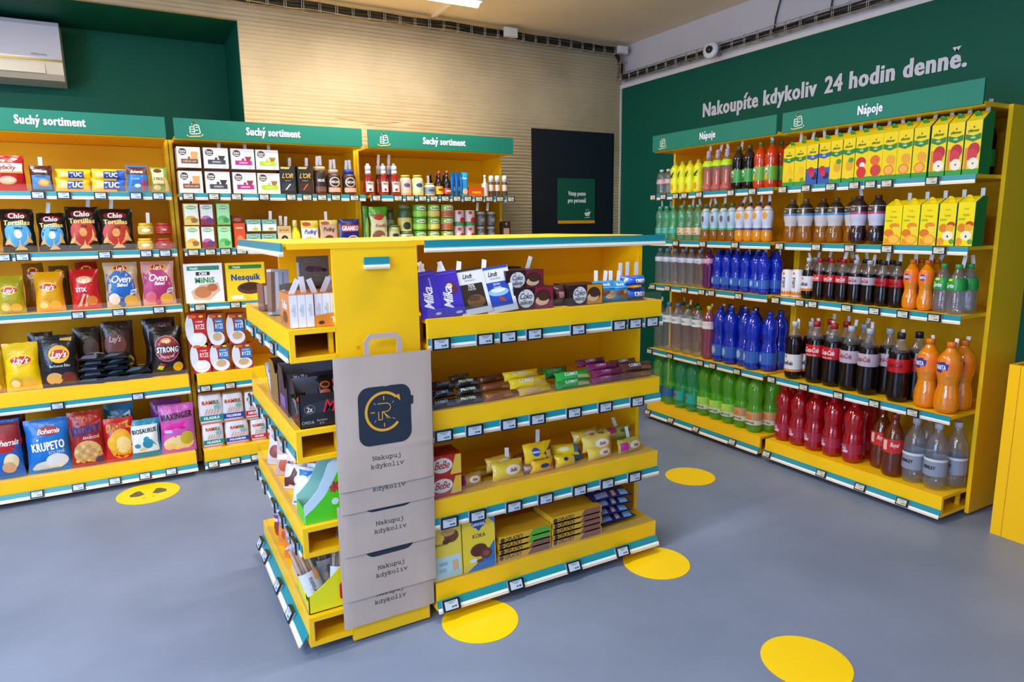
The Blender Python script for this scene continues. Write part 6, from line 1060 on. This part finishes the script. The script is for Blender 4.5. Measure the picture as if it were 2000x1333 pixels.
for i, (x, y, z, a, c, it, ds) in enumerate((
        (.43, 2.25, .0, -.5, 'd4dcec', [(P_t, [(-.4, .5), (.4, .5), (.4, .95), (-.4, .95)], '2474c8'), (E_, 0, .65, .3, .15, 'dce8f4'), (E_, 0, .25, .2, .1, 'c89c74'), (R_, -.4, .05, .4, .1, '2474c8')], 'white and blue milk snack leaning just behind the green box'),
        (.485, 2.28, .05, -.3, 'd8dce8', [(R_, -.4, .6, .4, .9, 'c82434'), (R_, -.4, .2, .4, .3, '2c4c9c')], 'white, red and blue snack bar behind the milk snack'),
        (.535, 2.31, .07, -.2, 'd0d8e8', [(R_, -.4, .5, .4, .8, 'c0242c'), (R_, -.4, .1, .4, .2, '2c5ca8')], 'white and red snack bar farther in behind the green box'),
        (.435, 2.42, .0, -.4, 'd8ccd0', [(P_t, [(-.45, .05), (.2, .05), (.45, .5), (.1, .6), (-.45, .3)], '5c2c24'), (T_, 'Mléčný řez', -.05, .74, .08, '5c2c34', 's', .7)], 'cream and brown cake bag on the third tray'),
        (.44, 2.58, .0, -.2, 'c8a8a8', [(P_t, [(-.3, .8), (.0, 1), (.3, .85), (.1, .7)], 'c01c28'), (E_, 0, .3, .3, .2, 'b8542c'), (R_, -.4, .45, .4, .6, 'e8e0e0')], 'red and white twisted cake bag at the far end of the tray'),
        (.43, 2.72, .0, -.3, 'd0c8cc', [(E_, 0, .4, .3, .2, '8c3c34')], 'pale bag with brown picture at the far tray end'),
        (.53, 2.46, .03, -.1, '3c2420', [(E_, 0, .6, .3, .15, 'a87854')], 'dark brown cake bag deeper on the third tray'),
        (.60, 2.42, .06, .1, 'a8845c', [(R_, -.3, .3, .3, .6, 'd0b890')], 'tan snack bag deeper on the third tray'))):
    wput(pouch(.085, .13, .05, c, it, 170+i, 1, .06), 'snack_bag', (x, y, z3+z), (-.35, 0, a-.35), ds, 'snacks', 2)
# bottom tray: breadsticks in a yellow display, tube, bags
mb = MB(); YD = C('e8e010', .35); xa, xb, y0, y1 = .397, .64, 2.088, 2.26
q = [(xa, 0), (xb, 0), (xb, .205), (.52, .152), (.48, .118), (.436, .082), (xa, .062)]; n = len(q)
mb.add([(a, y0, z4+b) for a, b in q]+[(a, y0+.003, z4+b) for a, b in q], [tuple(range(n)), tuple(range(n, 2*n))[::-1]]+[(i, n+i, n+(i+1) % n, (i+1) % n) for i in range(n)], YD)
q = [(y0, 0), (y1, 0), (y1, .19), (y1-.04, .17), (y0+.05, .03), (y0+.02, .03), (y0, .066)]; n = len(q)
mb.add([(xa, a, z4+b) for a, b in q]+[(xa+.003, a, z4+b) for a, b in q], [tuple(range(n))[::-1], tuple(range(n, 2*n))]+[(i, (i+1) % n, n+(i+1) % n, n+i) for i in range(n)], YD)
mb.box(xa, y1-.003, z4, xb, y1, z4+.19, C('d4d4dc', .4)); mb.box(xa, y0, z4, xb, y1, z4+.003, YD)
cf = yconf(y0); p, f = star([(x_+(.012 if 0 else 0), z_) for x_, z_ in arc(.510, z4+.075, .010, .010, 180, 90, 4)+arc(.585, z4+.075, .010, .010, 90, 0, 4)+arc(.585, z4+.035, .010, .010, 0, -90, 4)+arc(.510, z4+.035, .010, .010, -90, -180, 4)], 1); put(mb, cf, p, f, C('c41420', .35), .0008)
text(mb, cf, 'esit', .545, z4+.055, .036, C('e8e4f0'), .0016, 'n', .075, .9)
REG.append((mb.build('display_box'), 'bright yellow display box with red emblem holding breadsticks', 'display box', 'B', None, 0, None))
WRAP = pet('cellophane', 'f4f6fa', .06, 'e8ecf4'); DOUGH = noisy('breadstick_dough', 'e0b98c', 'd0a070', 30, .6)
for i, (x, y, lean, yw) in enumerate(((.445, 2.15, -.28, .1), (.505, 2.125, .10, -.1), (.575, 2.14, .22, -.05), (.50, 2.20, -.1, .1), (.575, 2.21, .16, 0), (.625, 2.17, .3, 0))):
    root = link('breadstick_bag', None, loc=(x, y, z4+.006), rot=(-.12, lean, yw))
    for j in range(5):
        s = MB(); xx = -.022+.011*j; s.tube([(xx, .006*(j % 2), .06), (xx+.001, .006*(j % 2), .12), (xx-.001, .006*(j % 2), .21-.004*(j % 3))], .0056, DOUGH, 8); s.build('breadstick', root)
    m_ = MB(); m_.lathe([(.002, .034), (.10, .036), (.205, .034), (.235, .02), (.25, .026)], WRAP, 14, mod=lambda a, z: 1-.45*abs(math.cos(a))); m_.build('clear_wrapper', root)
    l_ = MB(); l_.lathe([(.03, .0355), (.12, .0365)], C('dcdce8', .35), 14, cap=False, mod=lambda a, z: 1-.45*abs(math.cos(a)))
    cf2 = lambda a, b, e: (a, -.0205-e, b); p, f = star([(.012, .085), (.024, .085), (.026, .118), (.014, .12)], 1); put(l_, cf2, p, f, C('e8843c'), .001)
    text(l_, cf2, 'Grissins', -.004, .068, .016, C('34384c'), .0018, 'n', .07, .9, PI/2); l_.build('paper_band', root)
    REG.append((root, 'clear breadstick bag with white band in the yellow box, %s' % ('nearest its open side', 'front middle one', 'front one beside the paper bags', 'rear one nearest the open side', 'rear middle one', 'one half hidden by paper bags')[i], 'breadsticks', 'B', None, 0, None)); root['category'] = 'breadsticks'
mb = MB(); mb.lathe([(0, .03), (.006, .032), (.17, .032), (.18, .03)], C('b82c44', .3), 20); c_ = lambda a, b, e: ((.0325+e)*math.sin(a/.0325), -(.0325+e)*math.cos(a/.0325), b)
prints(mb, c_, .06, .18, [(R_, -.8, .45, .8, .68, '5c4888'), (T_, 'ZEBRA', -.1, .56, .09, 'e8e0ec', 'x', .8), (E_, .1, .2, .5, .12, '8c3c30'), (R_, -.3, .34, .1, .42, 'e0d0d4')], fine=1.6)
c2 = MB(); c2.lathe([(.178, .033), (.20, .033), (.203, .03)], C('c41c28', .3), 20); wput([('tube', mb), ('lid', c2)], 'snack_tube', (.442, 2.76, z4), (0, 0, -.9), 'red and purple cardboard snack tube with red lid', 'snacks', 3)
for i, (x, y, a, c, it, ds) in enumerate(((.437, 2.62, -.9, 'e88c34', [(E_, 0, .75, .3, .15, 'e8e0e4'), (T_, 'ČOKO', 0, .75, .1, 'b8842c', 'x', .5), (E_, 0, .3, .2, .12, 'c8542c')], 'orange snack bag next to the snack tube'),
                                         (.44, 2.50, -.8, 'e87c20', [(P_t, [(-.4, .2), (.3, .2), (.4, .5), (-.2, .6)], 'e8dce0'), (E_, .1, .35, .1, .08, '5c2c2c')], 'orange and white snack bag nearer the yellow box'),
                                         (.52, 2.58, -.4, 'd8c848', [(E_, 0, .4, .3, .16, '4c8c9c'), (R_, -.4, .1, .4, .2, '3c84a8')], 'yellow and teal snack bag deeper on the bottom tray'))):
    wput(pouch(.10, .17, .05, c, it, 190+i, 1, .06), 'snack_bag', (x, y, z4), (-.12, 0, a), ds, 'snacks', 3)
mb = MB(); mb.box(-.003, 0, 0, 0, .13, .10, C('c4c4d4', .4)); mb.box(-.003, .0, 0, .1, .003, .10, C('c4c4d4', .4)); wput(mb, 'display_divider', (.415, 2.30, z4), (0, 0, 0), 'pale grey cardboard divider behind the yellow display box', 'divider', 3)
wput(carton(.06, .15, .04, 'd4dce4', [(R_, -.4, .1, .4, .3, 'd8b83c'), (T_, 'MINI', 0, .7, .1, '2c3c6c', 'x', .8), (R_, -.4, .45, .4, .5, '2c5c9c')]), 'biscuit_box', (.46, 2.36, z4), (0, .0, -.2), 'white and yellow slim box behind the yellow display box', 'biscuits', 3)

# ------------------------------------------------------------------ paper carrier bags hanging on the side panel
KR = noisy('kraft_paper', 'c6b2a6', 'baa69a', 5, .75, .06, (1, 1, .3), bscale=30, spec=.2); INKB = C('1f2b3c', .55); INKY = C('e8a82a', .55); INKT = C('22242c', .6); KR2 = C('ab9a90', .8)
BW, BH = .322, .435
GL = {   # typewriter letters: strokes in a .6 x .6 cell, x-height .42, capitals .58
 'N': [[(.08, 0), (.08, .56)], [(.08, .56), (.5, 0)], [(.5, 0), (.5, .56)], [(0, 0), (.18, 0)], [(0, .56), (.1, .56)], [(.4, .56), (.6, .56)]],
 'a': [arc(.27, .13, .19, .13, 40, 320, 12), [(.08, .37), (.2, .42), (.36, .4), (.43, .3), (.43, .02), (.54, 0)], [(.43, .22), (.27, .26)]],
 'k': [[(.12, 0), (.12, .6)], [(.02, .6), (.12, .6)], [(.12, .16), (.42, .42)], [(.24, .26), (.48, 0)], [(.02, 0), (.2, 0)], [(.38, 0), (.56, 0)], [(.34, .42), (.52, .42)]],
 'u': [[(.02, .42), (.12, .42), (.12, .12), (.2, .01), (.34, .02), (.44, .1)], [(.36, .42), (.44, .42), (.44, 0), (.56, 0)]],
 'p': [[(.02, .42), (.12, .42), (.12, -.18)], arc(.30, .21, .19, .21, 0, 360, 16), [(.02, -.18), (.26, -.18)]],
 'j': [[(.14, .42), (.38, .42), (.38, -.1), (.3, -.19), (.08, -.17)], [(.35, .56), (.40, .60)]],
 'd': [[(.34, .6), (.46, .6), (.46, 0), (.56, 0)], arc(.27, .21, .19, .21, 0, 360, 16)],
 'y': [[(.1, .42), (.3, .02)], [(.5, .42), (.22, -.18), (.08, -.18)], [(0, .42), (.2, .42)], [(.4, .42), (.6, .42)], [(.06, -.18), (.3, -.18)]],
 'o': [arc(.3, .21, .22, .21, 0, 360, 18)], 'l': [[(.14, .6), (.3, .6), (.3, 0)], [(.1, 0), (.5, 0)]], 'i': [[(.14, .42), (.3, .42), (.3, 0)], [(.1, 0), (.5, 0)], [(.28, .56), (.32, .60)]],
 'v': [[(.1, .42), (.3, 0), (.5, .42)], [(0, .42), (.2, .42)], [(.4, .42), (.6, .42)]]}
def typed(mb, cf, s, cx, z, sz, m, e):
    w_ = len(s)*.62*sz
    for i, ch in enumerate(s):
        ox = cx-w_/2+i*.62*sz
        strokes(mb, cf, [[(ox+a*sz, z+b*sz) for a, b in pl] for pl in GL[ch]], .075*sz, m, e)
def paper_bag(i):
    off = Vector((i*5.1, 0, 0))
    def sf(x, z):
        edge = max(0, 1-abs(2*x/BW)**8)
        return -.0035*edge - .0022*noise.noise(Vector((x*9, z*5, 0))+off) - .0016*max(0, 1-abs(z-.125-.012*x)/.006)
    P, F = grid(-BW/2, 0, BW/2, BH, 26, 44); mb = MB()
    cf = lambda x, z, e: (x, sf(x, z)-e, z)
    put(mb, cf, P, F, KR, 0, True)
    mb.add([(x, .0035, z) for x, z in ((-BW/2, 0), (BW/2, 0), (BW/2, BH), (-BW/2, BH))], [(3, 2, 1, 0)], KR)
    for x in (-BW/2, BW/2): mb.add([cf(x, 0, 0), (x, .0035, 0), (x, .0035, BH), cf(x, BH, 0)], [(0, 1, 2, 3) if x < 0 else (3, 2, 1, 0)], KR)
    mb.add([cf(-BW/2, 0, 0), cf(BW/2, 0, 0), (BW/2, .0035, 0), (-BW/2, .0035, 0)], [(0, 1, 2, 3)], KR2)
    mb.add([cf(-BW/2, BH, 0), cf(BW/2, BH, 0), (BW/2, .0035, BH), (-BW/2, .0035, BH)], [(3, 2, 1, 0)], KR2)
    # folded seams drawn in relief: emblem and slogan
    lx, lz, s = -.002, .236, .088
    rr = arc(lx+s-.036, lz+s*1.1-.036, .036, .036, 0, 90, 8)+arc(lx-s+.036, lz+s*1.1-.036, .036, .036, 90, 180, 8)+arc(lx-s+.036, lz-s*1.1+.036, .036, .036, 180, 270, 8)+arc(lx+s-.036, lz-s*1.1+.036, .036, .036, 270, 360, 8)
    p, f = star(rr, 8); put(mb, cf, p, f, INKB, .0006, True)
    p, f = star([(lx+s, lz+.025), (lx+s+.008, lz+.027), (lx+s+.009, lz+.053), (lx+s, lz+.056)], 1); put(mb, cf, p, f, INKB, .0006)
    cx, cz = lx-.004, lz+.013
    strokes(mb, cf, [arc(cx, cz, .059, .062, 48, 318, 40)], .0085, INKY, .0011)
    p, f = star([(cx+.037, cz+.047), (cx+.052, cz+.052), (cx+.056, cz+.030)], 1); put(mb, cf, p, f, INKY, .0014)
    strokes(mb, cf, [[(cx, cz+.050), (cx, cz+.039)], [(cx, cz-.050), (cx, cz-.039)], [(cx-.043, cz), (cx-.031, cz)]], .003, INKY, .0012)
    strokes(mb, cf, [[(cx+.033, cz+.031), (cx+.027, cz+.025)], [(cx-.033, cz+.031), (cx-.027, cz+.025)], [(cx-.033, cz-.033), (cx-.027, cz-.026)], [(cx+.036, cz-.030), (cx+.028, cz-.024)]], .0011, C('d8dce4'), .0012)
    strokes(mb, cf, [[(cx-.020, cz+.027), (cx+.006, cz+.027)]+arc(cx+.006, cz+.013, .016, .014, 90, -90, 12)+[(cx-.004, cz-.001), (cx+.020, cz-.024)], [(cx-.002, cz-.001), (cx+.012, cz-.024)], [(cx-.018, cz), (cx-.018, cz-.026), (cx-.006, cz-.026), (cx-.006, cz)]], .0026, INKY, .0012)
    typed(mb, cf, 'Nakupuj', lx+.002, .090, .0225, INKT, .0009); typed(mb, cf, 'kdykoliv', lx+.002, .0625, .0225, INKT, .0009)
    return mb
names = ('frontmost paper carrier bag with dark clock emblem, whole front visible', 'second paper carrier bag from the front, only a strip showing', 'third paper carrier bag from the front, full slogan showing', 'fourth paper carrier bag from the front, full slogan showing', 'rearmost and lowest paper carrier bag, reaching almost to the floor')
bot = [((672+845)/2, 946, .553), (0, 0, 0)]
spec = [(.661, 2.020, zat(754, 947, 1, 2.02), .012), (.666, 2.028, zat(758, 989, 1, 2.028), .010), (.667, 2.036, zat(761, 1070, 1, 2.036), .004), (.668, 2.044, zat(763, 1154, 1, 2.044), .0), (.662, 2.053, zat(757, 1206, 1, 2.053), -.004)]
for i, (x, y, z, ro) in enumerate(spec):
    root = link('paper_bag', None, loc=(x, y, z), rot=(0, ro, 0))
    paper_bag(i).build('bag_body', root)
    hd = MB(); Hm = KR2 if i else KR
    o_ = [(-.063, -.02), (-.063, .045), (-.043, .068), (.043, .068), (.063, .045), (.063, -.02), (.045, -.02), (.045, .040), (.036, .050), (-.036, .050), (-.045, .040), (-.045, -.02)]
    for a, b, c_, d_ in ((0, 1, 10, 11), (1, 2, 9, 10), (2, 3, 8, 9), (3, 4, 7, 8), (4, 5, 6, 7)):
        q = [o_[a], o_[b], o_[c_], o_[d_]]; v_ = [(u_[0], yy, BH+u_[1]) for yy in (-.0015, .0015) for u_ in q]
        hd.add(v_, [(3, 2, 1, 0), (4, 5, 6, 7), (0, 1, 5, 4), (2, 3, 7, 6), (1, 2, 6, 5), (3, 0, 4, 7)], Hm)
    hd.build('handle', root, loc=(0, .001, 0))
    tag(root, names[i], 'paper bag', 'paper carrier bags hanging on the island side panel')

# ------------------------------------------------------------------ price displays
PR = ['29.90', '19.90', '24.90', '63.90', '31.90', '14.90', '54.90', '12.90', '18.90', '39.90']
LCD = C('c0cfe0', .35); LCD2 = C('ccc9b4', .4); FRM = C('0e1116', .4); CLIP = C('8c98a8', .4)
TM_ = {}
def tagmesh(pr, lcd, big):
    key = (pr, lcd.name, big)
    if key not in TM_:
        f_ = MB(); f_.box(-.033, -.009, -.020, .033, 0, .020, FRM); f_.box(-.035, -.004, -.021, -.033, .002, .021, CLIP); f_.box(.033, -.004, -.021, .035, .002, .021, CLIP)
        s_ = MB(); cf = yconf(-.0094); p, q = grid(-.027, -.015, .024, .015, 1, 1); put(s_, cf, p, q, lcd, 0)
        text(s_, cf, pr, .008, -.006, .0062, FRM, .0004, 'x', None, .9)
        for zz_, a, b in ((.0105, -.018, .016), (.0055, -.010, .008)): p, q = grid(a, zz_, b, zz_+.0018, 1, 1); put(s_, cf, p, q, C('4a5058'), .0003)
        TM_[key] = (f_.mesh('tag_frame'), s_.mesh('tag_screen'))
    return TM_[key]
RN = {'W1': 'left snack unit', 'W2': 'middle pantry unit', 'W3': 'right pantry unit', 'R1': 'corner drinks unit', 'R2': 'front drinks unit', 'A': 'island long side'}
ORD = ('first second third fourth fifth sixth seventh eighth ninth tenth eleventh twelfth thirteenth fourteenth fifteenth').split()
TAGS = {'W1': [[75, 125, 197, 266, 310], [8, 45, 205, 286, 323], [153, 232, 311], [113, 270], [73, 154, 225, 284, 335]],
        'W2': [[368, 418, 462, 516, 569, 600, 629, 656, 692], [378, 411, 441, 472], [391, 460], [402, 450], [417, 460, 500]],
        'W3': [[735, 777, 801, 825, 847, 869, 892, 913, 935, 955, 976, 997]],
        'R1': [[1277, 1297, 1321, 1338, 1367, 1429, 1471], [1321, 1374, 1437], [1276, 1305, 1338, 1372, 1391, 1444], [1270, 1310, 1369, 1393, 1441], [1266, 1311, 1360, 1431]],
        'R2': [[1530, 1576, 1624, 1670, 1702, 1734, 1822], [1524, 1596, 1661, 1734, 1836], [1516, 1564, 1589, 1655, 1709, 1765, 1826], [1508, 1571, 1639, 1709, 1784], [1498, 1605, 1681, 1763]],
        'A': [[861, 947, 992, 1043, 1128, 1208, 1239, 1272], [866, 926, 993, 1049, 1120, 1181, 1243], [877, 932, 1003, 1065, 1131, 1185, 1238], [881, 1007, 1120, 1215]]}
cnt = 0
for u, rows in TAGS.items():
    U_ = UNITS[u]; names_ = ISL if u == 'A' else SHELF
    for s, row in enumerate(rows):
        tr = (u == 'A') or (s >= 3 and u[0] == 'W') or s == 4; base = s == len(U_.zs)-1
        zr = U_.zs[s]-(.103 if tr else .038)+.019
        for i, px in enumerate(row):
            v = U_.val-(.016 if base else .009); a = hat(px, U_.ax, v, zr); root = link('price_tag', None, loc=(a, v, zr) if U_.ax == 1 else (v, a, zr), rot=(-.42 if base else 0, 0, U_.rot))
            root.scale = (1, 1, 1) if u == 'A' else (.9, .9, .9)
            fm, sm = tagmesh(PR[(cnt*7+s) % 10], LCD if u in ('A', 'W1') else LCD2, 0); cnt += 1
            link('tag_frame', fm, root); link('tag_screen', sm, root)
            tag(root, 'black-framed price display, %s from left on the %s rail of the %s' % (ORD[i], names_[s], RN[u]), 'price tag', 'price displays on the shelf rails')
for s, row in enumerate(([478, 497, 513, 536], [491, 507, 522, 538, 554], [504, 518, 537, 552, 567, 578], [510, 521, 545, 568])):
    base = s == 3; zr = ZA[s]-.103+.019
    for i, px in enumerate(row):
        v = .39-(.022 if base else .010); a = hat(px, 0, v, zr); root = link('price_tag', None, loc=(v, a, zr), rot=(-.5 if base else 0, 0, -PI/2))
        fm, sm = tagmesh(PR[(cnt*3+s) % 10], LCD, 0); cnt += 1; link('tag_frame', fm, root); link('tag_screen', sm, root)
        tag(root, 'black-framed price display, %s from far end, %s rail, island short side' % (ORD[i], ISL[s]), 'price tag', 'price displays on the shelf rails')

# ------------------------------------------------------------------ labels that single out each product
from collections import defaultdict
import re
WR = re.compile(r"[A-Za-z0-9][A-Za-z0-9'-]*")
G = defaultdict(list)
for r_ in REG: G[(r_[1], r_[3], r_[4])].append(r_)
for (desc, u, s), L_ in G.items():
    L_.sort(key=lambda q: q[5])
    for i, (root, d_, cat, _u, _s, c_, g_) in enumerate(L_):
        if s is None: lab = d_
        else:
            sn = (ISL if u in 'AB' else SHELF)[s]
            lab = d_ + (', %s from left' % ORD[i] if len(L_) > 1 else '') + ', %s shelf, %s' % (sn, UNITS[u].phrase)
            if len(WR.findall(lab)) > 16: lab = d_ + (', %s from left' % ORD[i] if len(L_) > 1 else '') + ', %s shelf' % sn
        root['label'] = lab; root['category'] = cat
        root['group'] = ('%s on the %s' % (cat, UNITS[u].phrase)) if u in UNITS else cat
        if '_h' in root: del root['_h']
